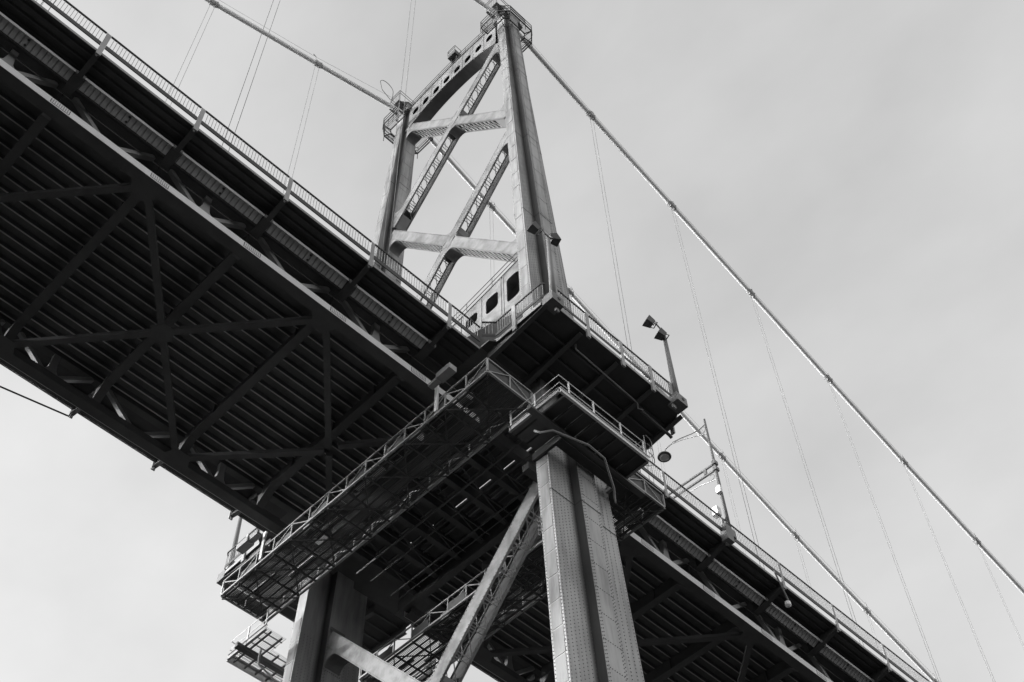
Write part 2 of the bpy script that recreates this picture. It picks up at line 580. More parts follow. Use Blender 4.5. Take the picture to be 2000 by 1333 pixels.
def line_leg(p0, p1, s, dy=0.0):
    """clip the brace line p0->p1 at the inner face of leg s"""
    a = Vector(p0); d = (Vector(p1)-a)
    t = 0.0
    lo, hi = -1.0, 2.0
    f = lambda t: s*(a.x+d.x*t) - (leg_inner(a.y+d.y*t)+dy)
    # march
    best = min((abs(f(-1+3*i/3000.0)), -1+3*i/3000.0) for i in range(3001))
    return a + d*best[1]

DEP = 0.86
def xpanel(A_hi, A_lo, B_hi, B_lo, r_in, labA, labB):
    """A: near-upper to far-lower; B: far-upper to near-lower"""
    a0 = line_leg(A_hi, A_lo, -1, 0.02); a1 = line_leg(A_lo, A_hi, 1, 0.02)
    b0 = line_leg(B_hi, B_lo, 1, 0.02);  b1 = line_leg(B_lo, B_hi, -1, 0.02)
    da = (a1-a0).normalized(); db = (b1-b0).normalized()
    den = da.x*db.y - da.y*db.x
    w = b0 - a0
    ta = (w.x*db.y - w.y*db.x)/den
    tb = (w.x*da.y - w.y*da.x)/den
    X = a0 + da*ta
    rA = brace(a0, a1, DEP, cross=ta, label=labA)
    # B interrupted where it meets A: plates butt against A
    rB = link('diagonal_brace', None, tower, (X0, X.x, X.y)); 
    if labB: rB['label'] = labB
    _brace_split(rB, b0, b1, tb)
    # gusset: centre plate with filleted corners, proud of the brace plates
    for sx in (-1, 1):
        g = MB()
        dirs = [(-da, -db), (-db, da), (da, db), (db, -da)]
        nA = Vector((-da.y, da.x)); nB = Vector((-db.y, db.x))
        for d1, d2 in dirs:
            # corner of the inner edges between arms d1 and d2
            n1 = Vector((-d1.y, d1.x)); n1 = n1 if n1.dot(d2) > 0 else -n1
            n2 = Vector((-d2.y, d2.x)); n2 = n2 if n2.dot(d1) > 0 else -n2
            # solve X + n1*h + d1*u = X + n2*h + d2*v
            h = DEP/2
            rhs = n2*h - n1*h
            dn = d1.x*(-d2.y) + d1.y*d2.x
            u = (rhs.x*(-d2.y) + rhs.y*d2.x)/dn
            Cn = X + n1*h + d1*u
            poly = fillet(Cn, d1, d2, 0.55)
            g.prism([(X0+sx*(HX-0.001), p.x, p.y) for p in poly], (-sx*0.04, 0, 0))
        c = [X + da*0.62+nA*(DEP/2-0.02), X + da*0.62-nA*(DEP/2-0.02), X - da*0.62-nA*(DEP/2-0.02), X - da*0.62+nA*(DEP/2-0.02)]
        g.prism([(X0+sx*(HX+0.014), p.x, p.y) for p in c], (-sx*0.012, 0, 0))
        part('gusset_plate', g, M_BRACE, rA[0])
    # web closing the inside corners at the crossing (solid little arches)
    for d1, d2 in ((-da, -db), (-db, da), (da, db), (db, -da)):
        n1 = Vector((-d1.y, d1.x)); n1 = n1 if n1.dot(d2) > 0 else -n1
        n2 = Vector((-d2.y, d2.x)); n2 = n2 if n2.dot(d1) > 0 else -n2
        h = DEP/2; rhs = n2*h - n1*h
        dn = d1.x*(-d2.y) + d1.y*d2.x
        u = (rhs.x*(-d2.y) + rhs.y*d2.x)/dn
        Cn = X + n1*h + d1*u
        poly = fillet(Cn, d1, d2, 0.55)[1:]
        g = MB()
        for i in range(len(poly)-1):
            p, q = poly[i], poly[i+1]
            g.beam((X0, p.x, p.y), (X0, q.x, q.y), 2*HX-0.1, 0.02, up=(0, (d1+d2).x, (d1+d2).y))
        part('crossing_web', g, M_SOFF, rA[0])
    # filleted end gussets where the braces land on the legs
    ends = [(a0, da, -1, rA[0]), (a1, -da, 1, rA[0]), (b0, db, 1, rB), (b1, -db, -1, rB)]
    for (E, dv, s, root) in ends:
        nv = Vector((-dv.y, dv.x))
        for e in (1, -1):
            edge = E + nv*e*DEP/2
            # intersection of that edge with the leg inner face
            P0 = edge; P1 = edge + dv
            c0 = line_leg(P0, P1, s, 0.0)
            lu = Vector((s*(-0.0439), 1.0)).normalized()
            ld = lu if lu.dot(nv*e) > 0 else -lu
            poly = fillet(c0, dv, ld, r_in)
            for sx in (-1, 1):
                part('end_gusset', MB().prism([(X0+sx*(HX-0.001), p.x, p.y) for p in poly], (-sx*0.05, 0, 0)), M_BRACE, root)
            arc = poly[1:]
            g = MB()
            for i in range(len(arc)-1):
                p, q = arc[i], arc[i+1]
                mid = (p+q)/2 - c0
                g.beam((X0, p.x, p.y), (X0, q.x, q.y), 2*HX-0.1, 0.02, up=(0, mid.x, mid.y))
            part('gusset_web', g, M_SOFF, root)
    return X

def _brace_split(root, b0, b1, tb):
    d = (b1-b0).normalized(); n = Vector((-d.y, d.x))
    if n.y < 0: n = -n
    L = (b1-b0).length
    gap = DEP/2 + 0.03
    for (u0, u1, e0, e1) in ((0, tb-gap, 1.7, 0.5), (tb+gap, L, 0.5, 1.7)):
        a = b0 + d*u0; b = b0 + d*u1
        for sx in (-1, 1):
            x = X0 + sx*HX
            m = MB()
            q = [a+n*DEP/2, b+n*DEP/2, b-n*DEP/2, a-n*DEP/2]
            m.prism([(x, p.x, p.y) for p in q], (-sx*0.05, 0, 0))
            for e in (1, -1):
                p0 = a + n*e*(DEP/2-0.02); p1 = b + n*e*(DEP/2-0.02)
                m.beam((x-sx*0.06, p0.x, p0.y), (x-sx*0.06, p1.x, p1.y), 0.13, 0.022, up=(0, n.x, n.y))
            sp_ = part('side_plate', m, M_BRACE, root)
            h_ = DEP/2-0.05
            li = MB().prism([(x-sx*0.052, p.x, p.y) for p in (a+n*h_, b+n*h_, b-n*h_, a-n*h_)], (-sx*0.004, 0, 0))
            part('shade_liner', li, M_INNER, sp_)  # added sheet, coloured dark like the shaded inside
            if sx < 0:
                rv = MB(); pts = []
                k = 0.2
                while k < u1-u0:
                    for e in (1, -1):
                        p = a + d*k + n*e*(DEP/2-0.06)
                        pts.append((x, p.x, p.y))
                    k += 0.16
                rivets(rv, pts, (-1,0,0))
                part('rivet', rv, M_RIVET, root, kind='stuff')
        LL = u1-u0
        for e in (1, -1):
            off = n*e*(DEP/2-0.035)
            for (t0, t1) in (((0, e0), (LL-e1, LL)) if e < 0 else ((0, LL),)):
                q0 = a + d*t0 + off; q1 = a + d*t1 + off
                part('tie_plate', MB().beam((X0, q0.x, q0.y), (X0, q1.x, q1.y), 2*HX-0.1, 0.02, up=(0, n.x, n.y)), M_LACE, root)
            if e > 0: continue
            s0, s1 = e0, LL-e1
            nb = max(1, round((s1-s0)/0.66))
            for k in range(nb):
                v0 = s0+(s1-s0)*k/nb; v1 = s0+(s1-s0)*(k+1)/nb
                P = lambda u, x: (X0+x, (a+d*u+off).x, (a+d*u+off).y)
                m = MB().beam(P(v0, -HX+0.05), P(v1, HX-0.05), 0.075, 0.025, up=(0, n.x, n.y))
                if k: m.beam(P(v0, -HX+0.05), P(v0, HX-0.05), 0.045, 0.024, up=(0, n.x, n.y))
                part('lacing_bar', m, M_LIGHT, root)  # bars coloured paler than the other braces' lacing, as if sunlit

xpanel((-4.87,51.47), (4.43,39.44), (4.8,52.3), (-5.65,38.75), 0.5,
       'upper brace dropping from near leg head to far leg', 'upper brace dropping from far leg head to near leg')
xpanel((-5.75,34.4), (5.45,19.4), (5.3,34.9), (-6.2,19.2), 0.5,
       'middle brace dropping from near leg to far leg', 'middle brace dropping from far leg to near leg')
xpanel((-5.2,-5.0), (5.9,-17.2), (6.4,-4.1), (-5.6,-17.2), 0.5,
       'lower brace dropping from near leg under the deck', 'lower brace dropping from far leg under the deck')

# --- holed beams
def rrect(cy, cz, w, h, r, n=5):
    P = []
    for (sx, sz, a0) in ((1,1,0),(-1,1,90),(-1,-1,180),(1,-1,270)):
        for k in range(n+1):
            a = math.radians(a0+90*k/n)
            P.append((cy+sx*(w/2-r)+r*math.cos(a), cz+sz*(h/2-r)+r*math.sin(a)))
    return P
def holed_plate(mb, x, th, holes, edges, zb, zt, rr):
    """strip plate in the YZ plane split in cells; holes list of (cy,cz,w,h); edges are cell limits"""
    for i, (cy, cz, w, h) in enumerate(holes):
        y0, y1 = edges[i], edges[i+1]
        inner = rrect(cy, cz, w, h, rr)
        outer = []
        for k, (py, pz) in enumerate(inner):
            q = k // 6; j = k % 6
            # walk round the cell boundary: corners match quadrant order
            cyy = y1 if q in (0, 3) else y0
            side_t = j/5.0
            top = q in (0, 1)
            czz = zt(cyy) if top else zb(cyy)
            if q == 0:   p = (y1, lerp(pz, zt(y1), min(1, side_t*2))) if j < 3 else (lerp(y1, py, (j-2.5)/2.5) if j > 2 else y1, None)
            elif q == 1: p = (lerp(py, y0, min(1, side_t*2)), None) if j < 3 else (y0, lerp(zt(y0), pz, (j-2.5)/2.5))
            elif q == 2: p = (y0, lerp(pz, zb(y0), min(1, side_t*2))) if j < 3 else (lerp(y0, py, (j-2.5)/2.5), -1)
            else:        p = (lerp(py, y1, min(1, side_t*2)), -1) if j < 3 else (y1, lerp(zb(y1), pz, (j-2.5)/2.5))
            yy, zz = p
            if zz is None: zz = zt(yy)
            elif zz == -1: zz = zb(yy)
            outer.append((x, yy, zz))
        mb.holed(outer, [(x, a, b) for a, b in inner], (th, 0, 0))

def arch_soffit(mb, x0, x1, ys, zf, th):
    for i in range(len(ys)-1):
        ya, yb = ys[i], ys[i+1]
        za, zb_ = zf(ya), zf(yb)
        mb.add([(x0,ya,za),(x1,ya,za),(x1,yb,zb_),(x0,yb,zb_),(x0,ya,za+th),(x1,ya,za+th),(x1,yb,zb_+th),(x0,yb,zb_+th)],
               [(3,2,1,0),(4,5,6,7),(0,1,5,4),(1,2,6,5),(2,3,7,6),(3,0,4,7)])
def frange(a, b, n): return [a+(b-a)*i/n for i in range(n+1)]

# portal beam at the head
tb = link('portal_beam', None, tower, (X0, 0, 54.5))
zt1 = lambda y: 57.05 - 0.45*(y/5.3)**2
zb1 = lambda y: 54.25 - 1.55*(abs(y)/5.3)**2.2
pit = 1.30
hl = [((k-3.5)*pit-0.02, 55.15-0.02*abs(k-3.5)**1.5, 0.72, 0.98) for k in range(8)]
ed = [(k-4)*pit for k in range(9)]
ed[0] = -5.32; ed[-1] = 5.32
m = MB(); holed_plate(m, X0-HX-0.05, 0.05, hl, ed, zb1, zt1, 0.3); part('front_plate', m, M_BRACE, tb)
m = MB(); ys = frange(-5.32, 5.32, 20)
m.prism([(X0+HX, y, zb1(y)) for y in ys] + [(X0+HX, y, zt1(y)) for y in ys[::-1]], (0.05, 0, 0)); part('back_plate', m, M_BRACE, tb)
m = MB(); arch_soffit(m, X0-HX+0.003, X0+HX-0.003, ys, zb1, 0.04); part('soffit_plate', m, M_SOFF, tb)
m = MB(); arch_soffit(m, X0-HX-0.12, X0+HX+0.12, ys, zt1, 0.05); part('top_plate', m, M_BRACE, tb)
for k in range(1, 8):
    m = MB().box(X0-HX-0.075, X0-HX-0.052, ed[k]-0.03, ed[k]+0.03, zb1(ed[k])+0.1, zt1(ed[k])-0.02)
    part('stiffener', m, M_BRACE, tb)
rv = MB(); pts = []
for y in frange(-5.2, 5.2, 70): pts += [(X0-HX-0.05, y, zb1(y)+0.09), (X0-HX-0.05, y, zt1(y)-0.1)]
rivets(rv, pts, (-1,0,0)); part('rivet', rv, M_RIVET, tb, kind='stuff')
hr = MB()
for x in (X0-HX-0.05, X0+HX+0.05):
    for dz in (0.55, 1.05):
        hr.tube([(x, y, zt1(y)+dz) for y in ys], 0.025, 5)
    for y in frange(-5.0, 5.0, 6):
        hr.tube([(x, y, zt1(y)+0.05), (x, y, zt1(y)+1.05)], 0.022, 5)
part('hand_rail', hr, M_CAGE, tb)
bx = MB().box(X0-0.95, X0-0.2, -0.75, 0.15, 58.1, 58.75)
bc = part('beacon_box', bx, M_CAGE, tb)
bs = MB().tube([(X0-0.6,-0.6,57.1),(X0-0.6,-0.6,58.1)], 0.04, 5).tube([(X0-0.6,0.0,57.1),(X0-0.6,0.0,58.1)], 0.04, 5)
for x in (X0-0.95, X0-0.2):
    bs.tube([(x,-0.75,58.75),(x,-0.75,59.5),(x,0.15,59.5),(x,0.15,58.75)], 0.025, 5)
bs.tube([(X0-0.95,-0.75,59.5),(X0-0.2,-0.75,59.5)], 0.025, 5).tube([(X0-0.95,0.15,59.5),(X0-0.2,0.15,59.5)], 0.025, 5)
bs.tube([(X0-0.95,-0.75,59.15),(X0-0.95,0.15,59.15)], 0.02, 5)
part('beacon_stand', bs, M_CAGE, bc)

# road portal strut just above the deck
fs = link('road_portal', None, tower, (X0, 0, 15))
yE = 7.12
zt2 = lambda y: 16.15 + 1.2*(abs(y)/yE)**1.2
zb2 = lambda y: 14.1 - 2.7*(abs(y)/yE)**2
pit = 1.74
hl = []
for k in range(8):
    c = (k-3.5)*pit
    h = {0: 2.45, 1: 1.55, 2: 1.0, 3: 0.85}[min(k, 7-k)]
    cz = {0: 15.0, 1: 15.15, 2: 15.15, 3: 15.12}[min(k, 7-k)]
    hl.append((c, cz, 1.02, h))
ed = [(k-4)*pit for k in range(9)]; ed[0] = -yE; ed[-1] = yE
m = MB(); holed_plate(m, X0-HX-0.05, 0.05, hl, ed, zb2, zt2, 0.28); part('front_plate', m, M_BRACE, fs)
ys = frange(-yE, yE, 20)
m = MB(); m.prism([(X0+HX, y, zb2(y)) for y in ys] + [(X0+HX, y, zt2(y)) for y in ys[::-1]], (0.05,0,0)); part('back_plate', m, M_BRACE, fs)
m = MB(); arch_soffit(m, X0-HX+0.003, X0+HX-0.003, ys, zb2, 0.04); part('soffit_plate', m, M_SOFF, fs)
m = MB(); arch_soffit(m, X0-HX-0.10, X0+HX+0.10, ys, zt2, 0.05); part('top_plate', m, M_BRACE, fs)
for k in range(1, 8):
    for dy in ((-0.1, 0.1) if k in (1, 7) else (0.0,)):
        m = MB().box(X0-HX-0.08, X0-HX-0.052, ed[k]+dy-0.025, ed[k]+dy+0.025, zb2(ed[k])+0.12, zt2(ed[k])-0.02)
        part('stiffener', m, M_BRACE, fs)
hr = MB()
for x in (X0-HX-0.05, X0+HX+0.05):
    for dz in (0.5, 1.0):
        hr.tube([(x, y, zt2(y)+dz) for y in ys], 0.025, 5)
    for y in frange(-6.6, 6.6, 6):
        hr.tube([(x, y, zt2(y)+0.04), (x, y, zt2(y)+1.0)], 0.022, 5)
part('hand_rail', hr, M_CAGE, fs)
rv = MB(); pts = []
for y in frange(-7.0, 7.0, 90): pts += [(X0-HX-0.05, y, zb2(y)+0.09), (X0-HX-0.05, y, zb2(y)+0.2), (X0-HX-0.05, y, zt2(y)-0.1)]
rivets(rv, pts, (-1,0,0), r=0.03); part('rivet', rv, M_RIVET, fs, kind='stuff')

# --- service platform hung round each leg below the deck
def cylinder_rail(mb, pts, r=0.028): mb.tube(pts, r, 5)
for s in (-1, 1):
    px0, px1, py0, py1 = -3.0, 2.75, 8.6, 11.75
    zp = -3.45
    lp = link('leg_platform', None, tower, (X0, s*10, zp))
    for (nm, a, b) in (('fascia_beam', (px0, s*py1), (px1, s*py1)), ('fascia_beam', (px0, s*(py1-0.06)), (px0, s*py0)),
                       ('fascia_beam', (px1, s*(py1-0.06)), (px1, s*py0))):
        m = MB()
        d = Vector((b[0]-a[0], b[1]-a[1], 0)).normalized()
        n = Vector((0, 0, 1)).cross(d)
        m.beam((a[0], a[1], zp+0.16), (b[0], b[1], zp+0.16), 0.02, 0.28)
        m.beam((a[0], a[1], zp+0.012), (b[0], b[1], zp+0.012), 0.12, 0.02)
        m.beam((a[0], a[1], zp+0.312), (b[0], b[1], zp+0.312), 0.12, 0.02)
        part(nm, m, M_LIGHT if a[0] != b[0] else M_GALV, lp)  # side fascias coloured darker for the shade the gantry throws on them
    for y in (10.3,):
        m = MB().box(px0-0.5, px1+1.2, s*y-0.09, s*y+0.09, zp-0.28, zp-0.02)
        m.box(px0-0.5, px1+1.2, s*y-0.16, s*y+0.16, zp-0.31, zp-0.285)
        part('bearer_beam', m, M_DECK, lp)
    for k in range(9):
        x = px0 + 0.35 + k*0.68
        m = MB().box(x-0.03, x+0.03, s*(9.75 if -1.7 < x < 3.2 else py0+0.05), s*(py1-0.08), zp+0.02, zp+0.14)
        part('floor_joist', m, M_DECK, lp)
        if k < 8:
            if s > 0: continue
            m = MB().box(x+0.035, x+0.645, s*(9.75), s*(py1-0.1), zp+0.145, zp+0.16)
            part('floor_panel', m, M_GRID, lp)
    if s > 0:
        for k in range(6):
            y = 9.0 + 0.5*k
            if y < 9.9: part('floor_joist', MB().box(px0+0.05, -1.7, y-0.02, y+0.02, zp+0.145, zp+0.19), M_DECK, lp)
            else: part('floor_joist', MB().box(px0+0.05, px1-0.05, y-0.02, y+0.02, zp+0.145, zp+0.19), M_DECK, lp)
        gm = MB()
        for k in range(58):
            x = px0+0.1+0.098*k
            gm.box(x-0.006, x+0.006, 9.75 if -1.7 < x else 8.65, py1-0.1, zp+0.195, zp+0.225)
        part('floor_grating', gm, M_GRID, lp, kind='stuff')
    posts = [(px0+0.02, 10.2), (px0+0.62, py1-0.02), (px0+2.2, py1-0.02), (px0+3.98, py1-0.02), (px1-0.22, py1-0.02), (px0+0.02, 8.7), (px1-0.02, 10.2), (px1-0.02, 8.7)]
    for (x, y) in posts:
        m = MB().beam((x, s*y, zp+0.05), (x, s*y, zp+1.28), 0.06, 0.06, up=(1,0,0))
        part('rail_post', m, M_LIGHT, lp)
    for dz, r in ((0.72, 0.025), (1.27, 0.03)):
        m = MB().tube([(px0+0.02, s*8.6, zp+dz), (px0+0.02, s*(py1-0.03), zp+dz), (px1-0.02, s*(py1-0.03), zp+dz), (px1-0.02, s*8.6, zp+dz)], r, 5)
        part('rail_bar', m, M_LIGHT, lp)
    m = MB()
    for yy in (py1-0.1,):
        m.box(px0+0.05, px1-0.05, s*yy-0.008, s*yy+0.008, zp+0.34, zp+0.48)
    part('toe_board', m, M_GALV, lp)
    # ladder down from the sidewalk at the far end of the platform
    m = MB()
    for y in (11.0, 11.5):
        m.tube([(px1+0.25, s*y, zp+0.1), (px1+0.25, s*y, zp+2.3)], 0.025, 5)
    for k in range(7):
        m.tube([(px1+0.25, s*11.0, zp+0.35+0.28*k), (px1+0.25, s*11.5, zp+0.35+0.28*k)], 0.018, 5)
    part('ladder', m, M_GALV, lp)
    m = MB()
    for k in range(3):
        zz = zp+1.0+0.6*k
        arc = [(px1+0.25+0.75*math.sin(math.pi*j/8), s*(11.25-0.38*math.cos(math.pi*j/8)), zz) for j in range(9)]
        m.tube(arc, 0.02, 4)
    for j in (2, 4, 6):
        m.tube([(px1+0.25+0.75*math.sin(math.pi*j/8), s*(11.25-0.38*math.cos(math.pi*j/8)), zp+1.0), (px1+0.25+0.75*math.sin(math.pi*j/8), s*(11.25-0.38*math.cos(math.pi*j/8)), zp+2.2)], 0.016, 4)
    part('ladder_cage', m, M_GALV, lp)
    # dark collar where the leg passes the platform
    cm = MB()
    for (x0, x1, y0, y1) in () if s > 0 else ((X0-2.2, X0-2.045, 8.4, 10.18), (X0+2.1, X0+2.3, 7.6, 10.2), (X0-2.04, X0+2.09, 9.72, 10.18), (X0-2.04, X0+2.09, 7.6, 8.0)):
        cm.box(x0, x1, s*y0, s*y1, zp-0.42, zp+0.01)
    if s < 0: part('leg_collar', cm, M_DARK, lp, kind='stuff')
    for (x0, x1) in ((px0+0.05, X0-2.22),) if s < 0 else ():
        part('floor_plate', MB().box(x0, x1, s*8.65, s*10.1, zp+0.02, zp+0.06), M_DECK, lp)
    # conduit looping round the leg head
    m = MB().tube([(-2.45, s*9.6, -3.75), (-2.35, s*9.85, -4.0), (-2.03, s*10.31, -4.0), (-0.28, s*10.82, -4.0), (0.75, s*10.8, -4.05), (2.2, s*10.0, -4.3), (2.42, s*9.8, -4.5), (2.45, s*9.8, -4.85)], 0.055, 6)
    part('conduit_pipe', m, M_RIB, lp, smooth=True)

# small chain bracket on near leg edge
m = MB()
for k in range(4):
    zc = -7.75 - 0.28*k
    arc = [(X0-B(zc)-0.06, -YO(zc)+TF+0.05+0.09*math.cos(2*math.pi*j/10), zc+0.13*math.sin(2*math.pi*j/10)) for j in range(11)]
    m.tube(arc, 0.028, 5)
part('chain_link', m, M_CAGE, tower)

# --- pier
pier = thing('concrete_pier', (X0, 0, GZ), 'low concrete pier carrying both feet of the tower', 'pier')
m = MB().prism([(X0-5, -15, GZ-0.2), (X0+5, -15, GZ-0.2), (X0+5, 15, GZ-0.2), (X0-5, 15, GZ-0.2)], (0, 0, 1.0))
part('pier_base', m, M_CONC, pier)
m = MB().box(X0-3.9, X0+3.9, -13.6, -7.8, GZ+0.805, -48.905).box(X0-3.9, X0+3.9, 7.8, 13.6, GZ+0.805, -48.905)
part('pier_plinth', m, M_CONC, pier)

# ------------------------------------------------------------------ deck spans
P = 4.84
balm = MB().box(-0.011, 0.011, -0.011, 0.011, 0, 0.94).mesh('baluster', M_BAL)
postm = MB().box(-0.11, 0.11, -0.035, 0.035, -0.42, 1.62).mesh('railing_post', M_POST)
ribm = {}
def trough(x0, x1, y, zt, zb, wt, wb):
    m = MB()
    m.add([(x0,y-wt/2,zt),(x0,y-wb/2,zb),(x0,y+wb/2,zb),(x0,y+wt/2,zt),(x1,y-wt/2,zt),(x1,y-wb/2,zb),(x1,y+wb/2,zb),(x1,y+wt/2,zt)],
          [(0,1,5,4),(1,2,6,5),(2,3,7,6),(3,0,4,7),(0,3,2,1),(4,5,6,7)])
    return m
ZD = 2.10          # rib underside
ZR = 3.72          # top of railing

def span(root, xa, xb, xbr, nodes, vert0, lat_nodes, sgn, xw):
    """xa..xb deck extent; xbr list of bracket stations (visible); sgn direction away from tower; xw sidewalk end at tower"""
    lo, hi = min(xa, xb), max(xa, xb)
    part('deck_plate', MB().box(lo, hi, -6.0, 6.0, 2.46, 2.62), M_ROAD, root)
    y = -5.58
    while y < 5.6:
        rb = part('deck_rib', MB().box(lo+0.02, hi-0.02, y-0.008, y+0.008, ZD+0.066, 2.455), M_ROAD, root)
        part('rib_bulb', MB().box(lo+0.02, hi-0.02, y-0.02, y+0.012, ZD, ZD+0.065), M_LIGHT, rb)  # bulb coloured pale for the light caught along the rib edge
        y += 0.62
    for s in (-1, 1):
        # bottom chord box with lips, top chord, edge soffit
        c = MB()
        c.box(lo, hi, s*6.097, s*5.55, 0.0, 0.03)
        c.box(lo, hi, s*5.57, s*5.55, 0.033, 0.40)
        c.box(lo, hi, s*6.097, s*5.55, 0.403, 0.425)
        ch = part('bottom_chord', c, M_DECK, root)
        part('fascia_plate', MB().box(lo, hi, s*6.118, s*6.10, -0.005, 0.43), M_CHORD, ch)  # outer face pale, inner and lower faces dark: their light put into colour
        for x in xbr:
            if abs(x) > 32: continue
            xg = x + sgn*0.0
            g = MB()
            xs = xg - 0.45 if sgn < 0 else xg + 0.1
            g.box(xs+0.1, xs+1.0, s*6.12, s*6.124, 0.06, 0.38)
            gp = part('inspection_grille', g, M_CAGE, ch)
            g2 = MB()
            for k in range(9):
                xx = xs+0.17+0.095*k
                g2.box(xx-0.038, xx+0.038, s*6.126, s*6.135, 0.075, 0.15)
                g2.box(xx-0.038, xx+0.038, s*6.126, s*6.135, 0.17, 0.25)
                g2.box(xx-0.038, xx+0.038, s*6.126, s*6.135, 0.27, 0.35)
            part('grille_slat', g2, M_CHORD, ch)
        part('top_chord', MB().box(lo, hi, s*6.1, s*5.72, 1.95, 2.45), M_DECK, root)
        # sidewalk floor, ribs and kerb fascia
        wl, wh = (lo, xw) if sgn < 0 else (xw, hi)
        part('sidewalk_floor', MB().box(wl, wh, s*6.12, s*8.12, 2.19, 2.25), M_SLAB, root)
        for yy in (6.98, 7.42, 7.82):
            part('sidewalk_rib', trough(wl+0.02, wh-0.02, s*yy, 2.185, 2.06, 0.14, 0.05), M_SLAB, root)
        part('kerb_fascia', MB().box(wl, wh, s*8.123, s*8.15, 2.09, 2.25), M_RIB, root)
        # railing bays, brackets, soffit
        st = sorted(xbr)
        for i, x in enumerate(st):
            b = MB()
            ys = [6.1, 6.95, 8.10]
            zb_ = [1.55, 1.72, 1.86]
            b.prism([(x-0.02, s*6.1, 2.187), (x-0.02, s*8.1, 2.187), (x-0.02, s*8.1, 1.86), (x-0.02, s*7.1, 1.50), (x-0.02, s*6.1, 1.34)], (0.04, 0, 0))
            b.prism([(x-0.22, s*6.1, 1.30), (x-0.22, s*7.05, 1.45), (x-0.22, s*7.05, 1.48), (x-0.22, s*6.1, 1.335)], (0.44, 0, 0))
            b.prism([(x-0.12, s*7.05, 1.46), (x-0.12, s*8.22, 1.83), (x-0.12, s*8.22, 1.86), (x-0.12, s*7.05, 1.49)], (0.24, 0, 0))
            br = part('sidewalk_bracket', b, M_SLAB, root)
            part('bracket_shoe', MB().box(x-0.20, x+0.24, s*7.06, s*7.12, 1.50, 1.70), M_POST, br)
            part('post_foot', MB().box(x-0.06, x+0.02, s*8.17, s*8.22, 1.62, 1.9), M_POST, br)
            po = link('railing_post', postm, root, (x, s*8.26, 2.10))
        edges = [v for v in st if (wl-0.1 <= v <= wh+0.1)]
        bays = list(zip(edges[:-1], edges[1:]))
        if sgn < 0: bays.append((edges[-1], xw))
        else: bays.insert(0, (xw, edges[0]))
        for (x0, x1) in bays:
            if x1-x0 < 0.5: continue
            rp = link('railing_panel', None, root, ((x0+x1)/2, s*8.26, 2.8))
            g = 0.12
            part('top_rail', MB().box(x0+g, x1-g, s*8.235, s*8.305, ZR-0.07, ZR), M_DARK, rp)
            part('kick_rail', MB().box(x0+g, x1-g, s*8.245, s*8.29, 2.45, 2.73), M_DARK, rp)
            nb = max(2, round((x1-x0-2*g)/0.155))
            if s < 0 and -34 < (x0+x1)/2 < 36:
                for k in range(1, nb):
                    link('baluster', balm, rp, (x0+g+(x1-x0-2*g)*k/nb, -8.27, 2.715))
            else:
                mm = MB()
                for k in range(1, nb):
                    xx = x0+g+(x1-x0-2*g)*k/nb
                    mm.box(xx-0.011, xx+0.011, s*8.259, s*8.281, 2.722, 3.648)
                part('baluster', mm, M_BAL, rp, kind='stuff')
        # corrugated soffit strip under the inner sidewalk edge, one sheet per bay
        for i in range(len(st)-1):
            x0, x1 = st[i]+0.24, st[i+1]-0.24
            sp = MB()
            n = 17
            prof = []
            for k in range(n):
                u0 = x0+(x1-x0)*k/n; u1 = x0+(x1-x0)*(k+1)/n; w = u1-u0
                prof += [(u0, 0.06), (u0+0.045, 0.06), (u0+0.05, 0.0), (u1-0.005, 0.0)]
            prof.append((x1, 0.06))
            vs = []; fs_ = []
            for (u, z) in prof:
                vs += [(u, s*(6.60-z*0.5), 1.40+z*0.85), (u, s*(7.04-z*0.5), 1.65+z*0.85)]
            for k in range(len(prof)-1):
                q = (2*k, 2*k+1, 2*k+3, 2*k+2)
                fs_.append(q if s < 0 else q[::-1])
            sp.add(vs, fs_)
            sp.add([(x0, s*6.53, 1.52), (x1, s*6.53, 1.52), (x1, s*6.97, 1.77), (x0, s*6.97, 1.77)], [(0,1,2,3)])
            so = part('soffit_sheet', sp, M_GRATE, root)
            part('soffit_edge_angle', MB().box(x0-0.02, x1+0.02, s*7.05, s*7.075, 1.56, 1.73), M_WHITE, so)
            xm = (x0+x1)/2+0.1
            for yy in (6.70, 6.92):
                arc = MB().tube([(xm, s*(yy+0.01), 1.375+(yy-6.60)*0.57), (xm, s*yy, 1.395+(yy-6.60)*0.57)], 0.055, 8)
                part('drain_spigot', arc, M_DARK, so)
        # warren truss web
        for i in range(len(st)-1):
            xm = (st[i]+st[i+1])/2
            for (xt, sg) in ((st[i], 1), (st[i+1], -1)):
                d = MB().beam((xm-sg*0.30, s*5.84, 0.47), (xt+sg*0.45, s*5.84, 1.92), 0.22, 0.22)
                part('truss_diagonal', d, M_POST, root)
            k = round((xm - vert0)/(2*P)*2)
            if abs(((xm-vert0)/(2*P)) - round((xm-vert0)/(2*P))) < 0.1:
                v = MB()
                v.prism([(xm-0.16, s*5.97, 1.93), (xm+0.16, s*5.97, 1.93), (xm+0.16, s*5.97, 1.3), (xm+0.22, s*5.97, 0.85), (xm+0.5, s*5.97, 0.44), (xm-0.5, s*5.97, 0.44), (xm-0.22, s*5.97, 0.85), (xm-0.16, s*5.97, 1.3)], (0, -s*0.26, 0))
                part('truss_vertical', v, M_POST, root)
